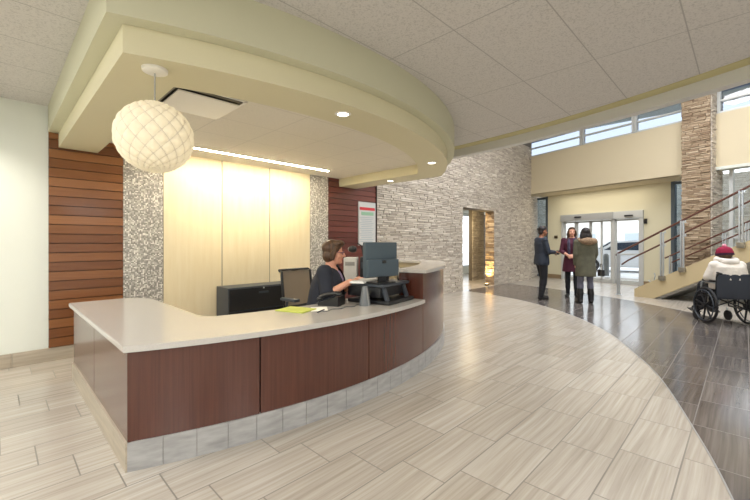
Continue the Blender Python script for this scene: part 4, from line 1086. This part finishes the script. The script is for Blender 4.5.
for y in (-.24, .24):
    o = MB(); o.tube([(.42, y, .045+.06), (.42, y, .22)], .012, 8); f = o.build('caster_fork', 'steel', wc)
    MB().cyl((.40, y-.015, .085), (.40, y+.015, .085), .085, seg=24).build('caster', 'wheelblack', f)
    o = MB(); o.tube([(-.16, y, .87), (-.17, y, .85), (-.12, y, .79), (-.10, y, .45), (-.10, y, .25), (.38, y, .25), (.42, y, .42), (-.10, y, .48)], .013, 8); o.build('side_frame', 'blackm', wc)
    MB().caps((-.14, y, .86), (-.23, y, .85), .018).build('push_handle', 'blackm', wc)
    o = MB(); o.tube([(-.10, y, .68), (.18, y, .70), (.26, y, .66), (.28, y, .5)], .012, 8); o.build('arm_frame', 'steel', wc)
    MB().box((.06, y, .715), (.30, .055, .035), bevel=.012).build('armrest', 'blackm', wc)
    o = MB(); o.tube([(.40, y, .42), (.50, y*.8, .38), (.60, y*.7, .14)], .012, 8); f = o.build('leg_rest', 'steel', wc)
    MB().box((.63, y*.62, .13), (.16, .14, .015), (0, R(-15), 0), bevel=.004).build('footplate', 'blackm', f)
o = MB(); o.box((.13, 0, .50), (.44, .44, .035), bevel=.012); o.build('seat', 'vinyl', wc)
o = MB(); o.loft([((-.12-.03*(1-abs(t)), t*.245, .635), (0, 0, 1), (1, 0, 0), .205, .016) for t in [-1+i/6 for i in range(13)]], 20); o.build('back_rest', 'vinyl', wc)
o = MB(); o.cyl((0, -.24, .26), (0, .24, .46), .011, seg=8).cyl((0.02, .24, .26), (0.02, -.24, .46), .011, seg=8); o.build('cross_brace', 'blackm', wc)

root = thing('person', 'person in cream hooded fleece and maroon knit hat sitting in the wheelchair', 'person', (WX, WY, 0), WA)
J = dict(pelvis=(.04, 0, .615), waist=(.02, 0, .75), chest=(.03, 0, .95), neck=(.06, 0, 1.05), head=(.11, 0, 1.15),
         shL=(.03, .175, .965), elL=(.06, .25, .78), wrL=(.28, .14, .70), shR=(.03, -.175, .965), elR=(.06, -.25, .78), wrR=(.28, -.14, .70),
         hipL=(.06, .09, .60), knL=(.48, .10, .60), anL=(.56, .10, .22), toeL=(.74, .11, .175), hipR=(.06, -.09, .60), knR=(.48, -.10, .60), anR=(.56, -.10, .22), toeR=(.74, -.11, .175))
B = Body(J, (1, .15, -.12), .98, {'R': ((1, .6, -.1), (0, -.2, 1), (0, 1, 0), 25), 'L': ((1, -.6, -.1), (0, .2, 1), (0, -1, 0), 25)})
B.body('body', 'skin', root, .0085)
mb = MB(); B.torso(mb, .03, [(-.3, .2, .15), (.1, .21, .16), (.6, .215, .16), (1, .215, .155), (1.5, .21, .15), (2, .205, .14), (2.45, .19, .115), (2.8, .145, .095)])
for d_ in 'LR': B.arm(mb, d_, .034, 1.9)
fl = mb.fuse('fleece', 'poncho', root, .011, 5)
mb = MB(); nk = B.J['neck']; mb.tube([nk+V((.10*math.cos(t)-.01, .125*math.sin(t), .015+.02*math.cos(t))) for t in [i*math.pi/9 for i in range(18)]], .048, 10, True); mb.ell(nk+V((-.10, 0, -.02)), (.07, .13, .06)); mb.fuse('hood', 'poncho', root, .011, 4)
mb = MB()
for d_ in 'LR': B.leg(mb, d_, .02, 0, 1.95)
mb.caps(B.J['hipL'], B.J['hipR'], .10, .10); mb.fuse('trousers', 'trouser', root, .010, 4)
for d_ in 'LR': mb = MB(); B.foot(mb, d_, .008); mb.fuse('shoe', 'boot', root, .008, 2)
m_ = B.hm()
mb = MB(); mb.ell(B.hp(-.02, 0, .0), (.104, .094, .10), m_); mb.fuse('hair', 'hair_br', root, .009, 2)
mb = MB(); mb.ell(B.hp(-.018, 0, .06), (.118, .106, .085), m_).loft([(B.hp(-.018, 0, z), B.l, B.f, .108, .12) for z in (-.005, .02, .05)], 24); ht = mb.fuse('knit_hat', 'hat', root, .009, 2)
mb = MB(); mb.loft([(B.hp(-.018, 0, z), B.l, B.f, .1105, .1225) for z in (-.012, .0, .024)], 24); mb.build('hat_band', 'hat2', ht)
mb = MB(); mb.ell(B.hp(-.03, 0, .155), (.032, .032, .03)); mb.build('pompom', 'pom', ht)

# ------------------------------------------------------------------ daylight, camera, colour
wd = bpy.data.worlds.new('daylight'); scn.world = wd; wd.use_nodes = True
bgn = wd.node_tree.nodes['Background']; bgn.inputs[0].default_value = (.93, .965, 1.0, 1); bgn.inputs[1].default_value = 2.6
cam = bpy.data.cameras.new('camera'); co = bpy.data.objects.new('camera', cam); col.objects.link(co)
co.location = (0, 0, 1.35); co.rotation_euler = (R(90), 0, R(44.6-90)); cam.lens = 36*375.5/750; cam.sensor_width = 36; cam.shift_y = -7/750; cam.clip_start = .05; cam.clip_end = 300
scn.camera = co
scn.view_settings.view_transform = 'Standard'; scn.view_settings.look = 'None'; scn.view_settings.gamma = 1; scn.view_settings.use_curve_mapping = False
scn.view_settings.exposure = 0.1
